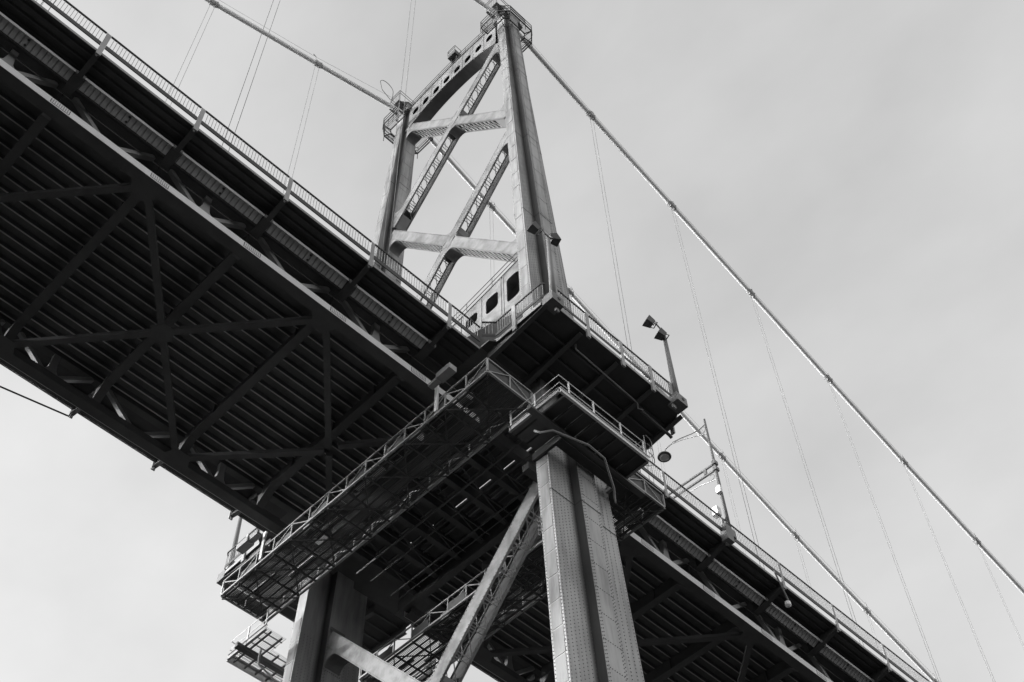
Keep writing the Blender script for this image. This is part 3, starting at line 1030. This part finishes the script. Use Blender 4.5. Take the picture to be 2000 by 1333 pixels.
    # floor beams
    for x in xbr:
        f = MB()
        f.box(x-0.02, x+0.02, -5.6, 5.6, 1.18, 2.09)
        f.box(x-0.22, x+0.22, -5.7, 5.7, 1.14, 1.177)
        fb = part('floor_beam', f, M_DECK, root)
        for yy in (-3.1, 0.0, 3.1):
            part('web_stiffener', MB().box(x-0.14, x-0.022, yy-0.012, yy+0.012, 1.18, 2.08), M_DECK, fb)
        for s in (-1, 1):
            f2 = MB()
            f2.prism([(x-0.21, s*5.55, 0.42), (x-0.21, s*4.75, 1.135), (x-0.21, s*5.55, 1.135)], (0.42, 0, 0))
            part('haunch', f2, M_DECK, fb)
    # bottom lateral bracing
    ln = sorted(lat_nodes)
    for i in range(len(ln)-1):
        x0, x1 = ln[i], ln[i+1]
        part('lateral_brace', MB().beam((x0, -5.6, 0.14), (x1, 5.6, 0.14), 0.30, 0.24), M_DECK, root)
        xm = (x0+x1)/2
        dv = Vector((x1-x0, -11.2, 0)).normalized()
        cpt = Vector((xm, 0, 0.14))
        part('lateral_brace', MB().beam((x0, 5.6, 0.14), cpt-dv*0.3, 0.30, 0.24), M_DECK, root)
        part('lateral_brace', MB().beam(cpt+dv*0.3, (x1, -5.6, 0.14), 0.30, 0.24), M_DECK, root)
        part('lateral_gusset', MB().prism([(xm-0.62,0,0.0),(xm-0.2,-0.55,0.0),(xm+0.2,-0.55,0.0),(xm+0.62,0,0.0),(xm+0.2,0.55,0.0),(xm-0.2,0.55,0.0)], (0,0,0.018)), M_DECK, root)
    for x in ln:
        for s in (-1, 1):
            part('lateral_gusset', MB().prism([(x-0.7,s*5.56,0.0),(x+0.7,s*5.56,0.0),(x+0.35,s*4.95,0.0),(x-0.35,s*4.95,0.0)], (0,0,0.018)), M_DECK, root)

spanL = thing('deck_span', (-20, 0, 2.3), 'dark steel deck span overhead on the left side of the tower', 'bridge deck', 'deck spans meeting at the tower')
spanR = thing('deck_span', (20, 0, 2.3), 'dark steel deck span receding to the right of the tower', 'bridge deck', 'deck spans meeting at the tower')
brL = [-6.45 - P*k for k in range(9)]
brR = [8.81 + P*k for k in range(8)]
span(spanL, -2.45, -62.0, brL, None, -8.87, [-1.77-2*P*k for k in range(1, 5)] and [-6.45-P-2*P*k for k in (-0.5, 0.5, 1.5, 2.5)] if False else [-11.45-2*P*k for k in (-0.5+0.5, 1, 2, 3)], -1, -4.35)
span(spanR, 3.72, 85.0, brR, None, 11.23, [8.81 + 2*P*k for k in range(4)], 1, 5.9)
# the lateral half panel that runs into the tower
for s in (-1, 1):
    part('lateral_brace', MB().beam((-11.45, s*5.6, 0.14), (-6.6, -s*0.02 if s < 0 else 0.35, 0.14), 0.30, 0.24), M_DECK, spanL)
    part('lateral_brace', MB().beam((-6.3, s*0.35, 0.14), (-2.9, s*4.4, 0.14), 0.30, 0.24), M_DECK, spanL)
    part('lateral_brace', MB().beam((8.81, s*5.6, 0.14), (4.2, s*0.4, 0.14), 0.30, 0.24), M_DECK, spanR)

# short floor section between the spans, at the tower
tf = thing('tower_road_floor', (X0, 0, 2.3), 'short dark road floor between the two deck spans inside the tower', 'bridge deck')
part('floor_plate', MB().box(-2.40, 1.88, -6.0, 6.0, 2.46, 2.62), M_ROAD, tf)
part('floor_plate', MB().box(2.00, 3.66, -6.0, 6.0, 2.46, 2.62), M_ROAD, tf)
for k in range(9):
    x = -2.2 + 0.66*k
    if 1.75 < x < 2.1: continue
    part('cross_rib', MB().box(x-0.03, x+0.03, -6.0, 6.0, 2.14, 2.455), M_RIB, tf)
for yy in (-5.2, -3.5, -1.75, 0.0, 1.75, 3.5, 5.2):
    m = MB().box(-2.4, 3.66, yy-0.015, yy+0.015, 1.0, 2.12).box(-2.4, 3.66, yy-0.16, yy+0.16, 0.96, 0.997)
    part('stringer', m, M_DECK, tf)
for yy in (-4.4, -2.6, -0.9, 0.9, 2.6, 4.4):
    for k in range(7):
        x = -1.9 + 0.86*k
        part('cross_angle', MB().box(x-0.03, x+0.03, yy-0.66, yy+0.66, 1.72, 1.78), M_RIB, tf)
    for (x0, x1) in ((-2.3, -0.3), (-0.25, 1.7), (2.1, 3.6)):
        if (yy > 0) == (x0 > -1): part('soffit_panel', MB().box(x0, x1, yy-0.62, yy+0.62, 1.86, 1.88), M_DECK, tf)
for (x, z, r) in ((-1.6, 0.70, 0.05), (-1.3, 0.70, 0.035), (0.2, 0.62, 0.07), (1.15, 0.70, 0.04), (2.6, 0.66, 0.05), (3.1, 0.70, 0.035)):
    part('service_pipe', MB().tube([(x, -5.9, z), (x, 5.9, z)], r, 6), M_DECK, tf)
for yy in (-4.35, -2.6, -0.85, 0.85, 2.6, 4.35):
    part('pipe_hanger', MB().box(-1.75, 3.25, yy-0.02, yy+0.02, 0.56, 0.60), M_DECK, tf)
    part('sway_angle', MB().beam((-2.3, yy-0.8, 0.92), (3.5, yy+0.8, 0.92), 0.06, 0.05), M_DECK, tf)
for x in (-2.42, 3.68):
    m = MB().box(x-0.03, x+0.03, -6.6, 6.6, 0.4, 2.40).box(x-0.2, x+0.2, -6.6, 6.6, 0.36, 0.397)
    part('end_girder', m, M_DECK, tf)
for yy in (-2.4, 2.2):
    pass

# ------------------------------------------------------------------ balconies carrying the footway round the legs
def baluster_run(parent, a, b, s_obj=True, step=0.155):
    a = Vector(a); b = Vector(b); L = (b-a).length
    nb = max(2, round(L/step))
    for k in range(1, nb):
        p = a.lerp(b, k/nb)
        link('baluster', balm, parent, (p.x, p.y, 2.715))
for s in (-1, 1):
    bal = thing('footway_balcony', (X0, s*10, 2.2),
                ('footway balcony wrapped round the near tower leg with railing and two floodlight posts' if s < 0 else
                 'footway balcony round the far tower leg with sunlit railing at lower left'), 'balcony', 'balconies round the tower legs')
    C_ = [(-4.35, 8.2), (-4.35, 8.75), (-4.05, 9.0), (-4.05, 12.0), (-3.75, 12.3), (5.25, 12.3), (5.85, 11.3), (5.85, 8.2)]
    poly = [(x, s*y, 2.16) for x, y in C_]
    part('balcony_floor', MB().prism(poly, (0, 0, 0.12)), M_SLAB, bal)
    # inner floor between leg and deck edge (leg passes through a slot)
    for (x0, x1, y0, y1) in ((-4.35, 5.85, 6.02, 8.18),):
        part('balcony_floor', MB().box(x0, x1, s*y0, s*y1, 2.17, 2.27), M_DECK, bal)
    for x in (-3.9, -1.6, 0.9, 3.3, 5.6):
        m = MB().prism([(x-0.02, s*8.2, 2.14), (x-0.02, s*12.1, 2.14), (x-0.02, s*12.1, 1.98), (x-0.02, s*8.2, 1.45)], (0.04, 0, 0))
        m.prism([(x-0.12, s*8.2, 1.42), (x-0.12, s*12.15, 1.95), (x-0.12, s*12.15, 1.975), (x-0.12, s*8.2, 1.447)], (0.24, 0, 0))
        part('balcony_bracket', m, M_DECK, bal)
    for k, yy in enumerate((8.7, 9.5, 10.3, 11.1)):
        part('balcony_stringer', MB().box(-3.95, 5.75, s*yy-0.05, s*yy+0.05, 2.0, 2.155), M_DECK, bal)
    part('fascia_strip', MB().beam((-4.07, s*9.0, 2.2), (-4.07, s*11.95, 2.17), 0.03, 0.2), M_POST, bal)
    part('fascia_strip', MB().beam((-3.7, s*12.33, 2.2), (5.2, s*12.33, 2.17), 0.03, 0.2), M_POST, bal)
    part('fascia_strip', MB().beam((5.28, s*12.28, 2.2), (5.86, s*11.32, 2.17), 0.03, 0.2), M_POST, bal)
    part('drain_pipe', MB().tube([(-1.3, s*11.5, 2.05), (-1.2, s*11.4, 1.85), (3.3, s*11.25, 1.85), (3.5, s*11.1, 1.72), (3.75, s*11.2, 1.72)], 0.045, 6), M_POST, bal)
    part('drain_pipe', MB().tube([(3.7, s*11.1, 1.75), (5.95, s*11.0, 1.8), (6.1, s*11.0, 1.72)], 0.09, 6), M_DECK, bal)
    # railing
    R_ = [(-5.55, 8.26), (-4.6, 8.55), (-4.12, 9.0), (-4.12, 10.25), (-4.12, 12.0), (-3.98, 12.2)]
    R2 = [(-3.45, 12.36), (-1.32, 12.36), (1.09, 12.36), (3.25, 12.36), (4.75, 12.36)]
    R3 = [(5.35, 12.2), (5.92, 11.25), (5.92, 8.3)]
    for run in (R_[1:], R2, R3):
        for i in range(len(run)-1):
            a = run[i]; b = run[i+1]
            rp = link('railing_panel', None, bal, ((a[0]+b[0])/2, s*(a[1]+b[1])/2, 2.8))
            part('top_rail', MB().beam((a[0], s*a[1], ZR-0.035), (b[0], s*b[1], ZR-0.035), 0.07, 0.07), M_DARK, rp)
            part('kick_rail', MB().beam((a[0], s*a[1], 2.615), (b[0], s*b[1], 2.615), 0.03, 0.2), M_DARK, rp)
            baluster_run(rp, (a[0], s*a[1], 0), (b[0], s*b[1], 0))
    for (x, y, vert) in ((-4.12, 10.25, 1), (-1.32, 12.36, 0), (1.09, 12.36, 0), (3.25, 12.36, 0), (4.75, 12.36, 0), (5.92, 11.25, 1), (-3.45, 12.36, 0)):
        m = MB()
        if vert: m.box(x-0.05, x+0.05, s*y-0.11, s*y+0.11, 1.68, 3.74)
        else: m.box(x-0.11, x+0.11, s*y-0.05, s*y+0.05, 1.68, 3.74)
        part('railing_post', m, M_POST, bal)

# ------------------------------------------------------------------ inspection gantries under the deck
def gantry(x0, x1, xs, label):
    """x0 side nearest the left; long in Y"""
    Y = 9.6; zb_, zt_ = -2.05, -0.98
    g = thing('inspection_gantry', ((x0+x1)/2, 0, zb_), label, 'inspection gantry', 'inspection gantries under the deck')
    n = 14
    for x in (x0, x1):
        part('bottom_chord', MB().box(x-0.05, x+0.05, -Y, Y, zb_, zb_+0.1), M_GALV, g)
        part('top_chord', MB().box(x-0.035, x+0.035, -Y, Y, zt_-0.07, zt_), M_GALV, g)
        for k in range(n+1):
            y = -Y + 2*Y*k/n
            w = 0.05 if k in (0, n) else 0.03
            part('rail_post', MB().box(x-0.03, x+0.03, y-w, y+w, zb_+0.103, zt_-0.073), M_GALV, g)
            if k < n:
                y2 = -Y + 2*Y*(k+1)/n
                a, b = (y, y2) if k % 2 else (y2, y)
                part('diagonal_bar', MB().beam((x, a, zb_+0.13), (x, b, zt_-0.1), 0.035, 0.045), M_GALV, g)
        for k in range(0, n, 2):
            y = -Y + 2*Y*k/n
            part('side_sheet', MB().box(x+0.036*xs, x+0.045*xs, y+0.06, y+2*Y/n-0.06, zb_+0.11, zt_-0.45), M_GRID, g)
    for s in (-1, 1):
        part('end_chord', MB().box(x0+0.052, x1-0.052, s*Y-0.05, s*Y+0.05, zb_, zb_+0.1), M_GALV, g)
        part('end_chord', MB().box(x0+0.037, x1-0.037, s*Y-0.035, s*Y+0.035, zt_-0.07, zt_), M_GALV, g)
        xm = (x0+x1)/2
        part('rail_post', MB().box(xm-0.03, xm+0.03, s*Y-0.03, s*Y+0.03, zb_+0.103, zt_-0.073), M_GALV, g)
        part('diagonal_bar', MB().beam((x0+0.05, s*Y, zb_+0.12), (xm-0.03, s*Y, zt_-0.1), 0.035, 0.045), M_GALV, g)
        part('diagonal_bar', MB().beam((xm+0.03, s*Y, zt_-0.1), (x1-0.05, s*Y, zb_+0.12), 0.035, 0.045), M_GALV, g)
        part('end_sheet', MB().box(x0+0.06, xm-0.04, s*(Y-0.06), s*(Y-0.05), zb_+0.11, zt_-0.08), M_GRID, g)
        part('end_sheet', MB().box(xm+0.04, x1-0.06, s*(Y-0.06), s*(Y-0.05), zb_+0.11, zt_-0.08), M_GRID, g)
    # grating floor
    gr = MB()
    nx = int((x1-x0-0.1)/0.085)
    for k in range(nx):
        x = x0+0.08 + k*0.085
        gr.box(x-0.006, x+0.006, -Y+0.06, Y-0.06, zb_+0.06, zb_+0.11)
    part('floor_grating', gr, M_GRID, g, kind='stuff')
    for k in range(7):
        x = x0 + 0.2 + (x1-x0-0.4)*k/6
        part('floor_runner', MB().box(x-0.04, x+0.04, -Y+0.055, Y-0.055, zb_+0.0, zb_+0.055), M_GRID, g)
    for k in range(n+1):
        y = -Y + 2*Y*k/n
        if 0 < k < n:
            part('floor_joist', MB().box(x0+0.052, x1-0.052, y-0.035, y+0.035, zb_-0.09, zb_-0.004), M_GRID, g)
    for k in range(n//2):
        y0 = -Y + 4*Y*k/n + 0.05; y1 = y0 + 4*Y/n - 0.1
        part('plan_brace', MB().beam((x0+0.06, y0, zb_-0.12), (x1-0.06, y1, zb_-0.12), 0.05, 0.05), M_GRID, g)
        part('plan_brace', MB().beam((x1-0.06, y0, zb_-0.18), (x0+0.06, y1, zb_-0.18), 0.05, 0.05), M_GRID, g)
    xo = x0 if xs > 0 else x1
    for s in (-1, 1):
        m = MB().box(xo-0.14, xo-0.04 if xs > 0 else xo+0.14, s*6.35-0.09, s*6.35+0.09, zb_+0.12, 0.0)
        part('hanger_post', m, M_LIGHT, g)
        m = MB().box(xo-0.70*xs, xo-0.25*xs, s*6.95, s*7.85, -0.58, -0.22)
        part('winch_box', m, M_POST, g)
        m = MB().box(xo-0.6*xs, xo-0.3*xs, s*6.3, s*6.895, -0.5, -0.3)
        part('winch_arm', m, M_GALV, g)
    for (yy, xx) in ((-2.2, 0.3), (1.4, 0.8), (4.4, 1.6), (6.6, 1.0)):
        part('work_plank', MB().box(x0+xx, x0+xx+0.25, yy, yy+1.9, zb_+0.115, zb_+0.155), M_LIGHT, g)
    for (yy) in (-7.9, -4.6, 3.1):
        part('tool_locker', MB().box(x0+0.3, x0+0.75, yy, yy+0.5, zb_+0.12, zb_+0.7), M_GALV, g)
    return g
gantry(-5.30, -2.50, 1, 'long grated inspection gantry slung under the left span beside the tower')
gantry(3.78, 6.48, -1, 'grated inspection gantry slung under the right span behind the tower leg')

# ------------------------------------------------------------------ main cables and suspenders
KX = [10.80 + 9.70*k for k in range(9)]
KZ = [53.3, 49.70, 46.25, 42.80, 39.45, 36.40, 33.55, 30.9, 28.4]
LX = [-8.95 - 9.70*k for k in range(8)]
LZ_ = [52.6, 48.35, 44.4, 40.7, 37.25, 34.05, 31.1, 28.4]
ORD = ['first', 'second', 'third', 'fourth', 'fifth', 'sixth', 'seventh', 'eighth', 'ninth']
for s in (-1, 1):
    nm = 'near' if s < 0 else 'far'
    yc = s*6.1
    cab = thing('main_cable', (X0, yc, 57.4), ('thick main cable over the head of the near tower leg, sunlit along its lower side' if s < 0 else
                'thick main cable over the head of the far tower leg, partly behind the tower'), 'main cable', 'main suspension cables')
    pts = [(x, yc, z) for x, z in list(zip(LX, LZ_))[::-1]] + [(X0-1.3, yc, 56.45), (X0, yc, 56.9), (X0+1.3, yc, 56.75)] + [(x, yc, z) for x, z in zip(KX, KZ)]
    part('cable', MB().tube(pts, 0.20, 16), M_CABLE, cab, smooth=True)
    def slope(i, xs, zs):
        j = min(i+1, len(xs)-1); k = max(i-1, 0)
        return (zs[j]-zs[k])/(xs[j]-xs[k])
    hand = {1: [], -1: []}
    for side, xs, zs in ((1, KX, KZ), (-1, LX, LZ_)):
        for i, (x, z) in enumerate(zip(xs, zs)):
            sl = slope(i, xs, zs); d = Vector((1, 0, sl)).normalized(); n = Vector((-sl, 0, 1)).normalized()
            c = Vector((x, yc, z))
            bd = MB().tube([c-d*0.42, c-d*0.30], 0.215, 10).tube([c-d*0.30, c+d*0.30], 0.25, 10).tube([c+d*0.30, c+d*0.42], 0.215, 10)
            for e in (-0.22, 0.22):
                bd.tube([c+d*e+Vector((0,-0.29,0))*1, c+d*e+Vector((0,0.29,0))], 0.05, 6)
                bd.tube([c+d*e+n*0.0-Vector((0,0,0.1)), c+d*e-Vector((0,0,0.46))], 0.07, 6)
            b = part('cable_band', bd, M_BAND, cab)
            pm = MB().tube([c+n*0.2, c+n*1.02], 0.035, 5).tube([c+n*1.0+d*0.1, c+n*1.22-d*0.12], 0.05, 5).tube([c+n*0.2+d*0.3, c+n*0.75], 0.025, 5)
            part('rope_stanchion', pm, M_BAND, b)
            hand[side].append(c+n*0.98)
            if i < 8 and (side > 0 or i < 3):
                where = 'right' if side > 0 else 'left'
                sp = thing('suspender_ropes', (x, yc, 2.7), 'pair of thin suspender ropes on the %s cable, %s %s of the tower' % (nm, ORD[i], where), 'suspender', 'suspender ropes')
                for e in (-0.19, 0.19):
                    part('rope', MB().tube([(x+e, yc, 2.7), (x+e, yc, z+sl*e-0.3)], 0.016, 8), M_ROPE, sp, smooth=True)
                    part('rope_socket', MB().tube([(x+e, yc, 2.7), (x+e, yc, 3.2)], [0.08, 0.05], 6), M_BAND, sp)
    hr = MB()
    hr.tube([Vector((X0+1.8, yc, 57.9))] + hand[1], 0.012, 4)
    hr.tube([Vector((X0-1.8, yc, 58.0))] + hand[-1], 0.012, 4)
    part('hand_rope', hr, M_ROPE, cab)

# ------------------------------------------------------------------ lamps
def flood_post(x, y, label, heads, arm, zt=8.05, box=True):
    t = thing('floodlight_post', (x, y, 2.2), label, 'floodlight post', 'floodlight posts on the balconies')
    part('base_box', MB().prism([(x-0.42, y-0.30, 1.95), (x+0.36, y-0.30, 1.95), (x+0.36, y+0.35, 1.95), (x-0.42, y+0.35, 1.95)], (0, 0, 0.62)), M_POLE, t)
    part('base_socket', MB().tube([(x+0.05, y-0.302, 2.3), (x+0.05, y-0.33, 2.3)], 0.1, 8), M_DARK, t)
    part('pole', MB().tube([(x, y, 2.575), (x, y, 4.5), (x, y, zt)], [0.17, 0.14, 0.10], 10), M_POLE, t, smooth=True)
    part('lamp_arm', MB().tube(arm, 0.045, 6), M_POLE, t)
    for (hx, hy, hz, ax, tilt) in heads:
        # wedge shaped floodlight: deep box, glass at the mouth
        h = link('flood_head', None, t, (hx, hy, hz))
        R = Matrix.Rotation(ax, 4, 'Z') @ Matrix.Rotation(tilt, 4, 'Y')
        def T(p): return tuple(Vector((hx, hy, hz)) + (R @ Vector(p)))
        a, b, c = 0.25, 0.28, 0.27
        vs = [(-c,-a,-b),(-c,a,-b),(-c,a,b),(-c,-a,b),(c*0.6,-a*0.7,-b*0.55),(c*0.6,a*0.7,-b*0.55),(c*0.6,a*0.7,b*0.85),(c*0.6,-a*0.7,b*0.85)]
        m = MB().add([T(v) for v in vs], [(0,1,2,3),(7,6,5,4),(0,4,5,1),(1,5,6,2),(2,6,7,3),(3,7,4,0)])
        part('housing', m, M_CAGE, h)
        m = MB().add([T((-c-0.012, -a+0.05, -b+0.05)), T((-c-0.012, a-0.05, -b+0.05)), T((-c-0.012, a-0.05, b-0.05)), T((-c-0.012, -a+0.05, b-0.05)),
                      T((-c-0.002, -a+0.05, -b+0.05)), T((-c-0.002, a-0.05, -b+0.05)), T((-c-0.002, a-0.05, b-0.05)), T((-c-0.002, -a+0.05, b-0.05))],
                     [(0,1,2,3),(7,6,5,4),(0,4,5,1),(1,5,6,2),(2,6,7,3),(3,7,4,0)])
        part('glass', m, M_FLOOD, h)
        m = MB().tube([T((c*0.6, -a*0.8, 0)), T((c*1.15, -a*0.8, 0.1)), T((c*1.15, a*0.8, 0.1)), T((c*0.6, a*0.8, 0))], 0.03, 5)
        part('yoke', m, M_CAGE, h)
    return t
flood_post(5.02, -12.45, 'tall floodlight post with two boxed lamps at the right corner of the near balcony',
           [(4.72, -12.5, 7.72, math.radians(-20), math.radians(24)), (3.84, -12.5, 8.0, math.radians(-20), math.radians(24))],
           [(5.02, -12.45, 7.6), (5.06, -12.5, 7.9), (5.0, -12.5, 8.15), (4.75, -12.5, 8.3), (4.45, -12.5, 8.45), (4.25, -12.5, 8.4), (4.12, -12.5, 8.1)])
flood_post(-3.62, -12.35, 'floodlight post with two boxed lamps standing before the near tower leg',
           [(-4.5, -12.3, 8.05, math.radians(-10), math.radians(24)), (-3.2, -12.3, 8.6, math.radians(160), math.radians(24))],
           [(-3.3, -12.3, 8.5), (-3.62, -12.35, 8.35), (-3.85, -12.35, 8.35), (-4.05, -12.35, 8.5), (-4.12, -12.35, 8.65), (-4.2, -12.35, 8.5), (-4.3, -12.3, 8.2)])
flood_post(-3.62, 12.35, 'floodlight post at the corner of the far balcony, its lamps behind the deck',
           [(-4.42, 12.3, 8.35, math.radians(10), math.radians(24)), (-3.08, 12.2, 8.75, math.radians(200), math.radians(24))],
           [(-3.62, 12.35, 7.9), (-3.62, 12.35, 8.35), (-3.85, 12.35, 8.5), (-4.1, 12.35, 8.75), (-3.62, 12.3, 8.4), (-3.3, 12.25, 8.7)])

sl = thing('street_lamp', (13.86, -8.45, 2.2), 'road lamp on a slim pole with curved arm, round lamp and signal arms', 'street lamp')
lx, ly = 13.86, -8.45
part('pole_bracket', MB().box(lx-0.5, lx+0.05, ly-0.12, ly+0.3, 1.75, 2.9).box(lx+0.052, lx+0.45, ly-0.05, ly+0.3, 2.4, 2.95), M_POLE, sl)
part('pole', MB().tube([(lx, ly, 2.9), (lx, ly, 6.0), (lx, ly, 12.3)], [0.12, 0.10, 0.06], 10), M_POLE, sl, smooth=True)
part('lamp_arm', MB().tube([(lx, ly, 11.0), (lx, ly+0.9, 11.5), (lx, ly+1.8, 12.0), (lx, ly+2.6, 12.3), (lx, ly+3.05, 12.25), (lx, ly+3.25, 12.05)], 0.04, 6), M_LIGHT, sl)
part('arm_stay', MB().tube([(lx, ly, 11.85), (lx, ly+0.5, 11.75), (lx, ly+1.1, 11.9), (lx, ly+1.9, 12.2), (lx, ly+2.5, 12.35)], 0.03, 6), M_POLE, sl)
sc = [(lx, ly+0.35+0.28*math.cos(2*math.pi*k/12+1.2), 11.52+0.28*math.sin(2*math.pi*k/12+1.2)) for k in range(10)]
part('arm_scroll', MB().tube(sc, 0.018, 5), M_POLE, sl)
lh = MB()
prof = [(0.02, 0.42), (0.07, 0.40), (0.09, 0.22), (0.26, 0.14), (0.40, 0.02), (0.43, -0.06), (0.40, -0.10)]
hxp = Vector((lx, ly+3.28, 11.72))
nn = 18
for r, z in prof:
    for k in range(nn):
        t = 2*math.pi*k/nn
        lh.v.append((hxp.x+r*math.cos(t), hxp.y+r*math.sin(t), hxp.z+z))
for i in range(len(prof)-1):
    for k in range(nn):
        k2 = (k+1) % nn
        lh.f.append((i*nn+k, (i+1)*nn+k, (i+1)*nn+k2, i*nn+k2))
lh.f.append(tuple((len(prof)-1)*nn+nn-1-k for k in range(nn)))
ho = part('lamp_head', lh, M_DARK, sl)
part('lamp_glass', MB().tube([hxp+Vector((0,0,-0.14)), hxp+Vector((0,0,-0.102))], [0.24, 0.30], 16), M_LENS, ho)
part('signal_arm', MB().tube([(lx, ly+0.05, 8.25), (lx, ly+4.6, 8.5)], 0.075, 8), M_POLE, sl)
part('signal_arm', MB().tube([(lx, ly+0.05, 7.72), (lx, ly+4.6, 8.0)], 0.075, 8), M_POLE, sl)
part('arm_link', MB().box(lx-0.06, lx+0.06, ly+0.62, ly+0.80, 7.85, 8.22), M_POLE, sl)
part('arm_clamp', MB().box(lx-0.16, lx+0.16, ly-0.14, ly+0.10, 8.12, 8.4), M_POLE, sl)
part('arm_clamp', MB().box(lx-0.16, lx+0.16, ly-0.14, ly+0.10, 7.60, 7.86), M_POLE, sl)
part('path_lamp_arm', MB().tube([(lx, ly, 6.95), (lx, ly+0.5, 7.1), (lx, ly+1.2, 7.35), (lx, ly+2.0, 7.45), (lx, ly+2.6, 7.3)], 0.03, 6), M_LIGHT, sl)
sc = [(lx, ly+0.4+0.22*math.cos(2*math.pi*k/12+1.2), 7.35+0.22*math.sin(2*math.pi*k/12+1.2)) for k in range(10)]
part('arm_scroll', MB().tube(sc, 0.016, 5), M_POLE, sl)
part('control_box', MB().box(lx-0.32, lx-0.13, ly-0.2, ly+0.12, 5.55, 6.05), M_WHITE, sl)
part('control_box', MB().box(lx-0.2, lx+0.15, ly+0.35, ly+0.75, 4.3, 4.9), M_WHITE, sl)

# navigation lamp hanging below the right sidewalk
nl = thing('navigation_lamp', (18.45, -8.42, 2.2), 'small white lamp on a dark drop rod below the right footway', 'lamp')
part('drop_rod', MB().tube([(17.55, -8.4, 2.3), (18.40, -8.4, 0.25)], 0.05, 6), M_POLE, nl)
part('lamp_globe', MB().tube([(18.12, -8.4, 0.02), (18.12, -8.4, 0.1), (18.12, -8.4, 0.32), (18.12, -8.4, 0.40)], [0.08, 0.17, 0.17, 0.08], 10), M_WHITE, nl)
part('globe_arm', MB().tube([(18.40, -8.4, 0.27), (18.12, -8.4, 0.42)], 0.03, 5), M_POLE, nl)

# slack service cable under the far footway
m = MB().tube([(-16.1, 8.36, 1.84), (-19.8, 8.4, 1.01), (-23.5, 8.4, 0.18)], 0.045, 6)
part('service_cable', m, M_DARK, spanL)
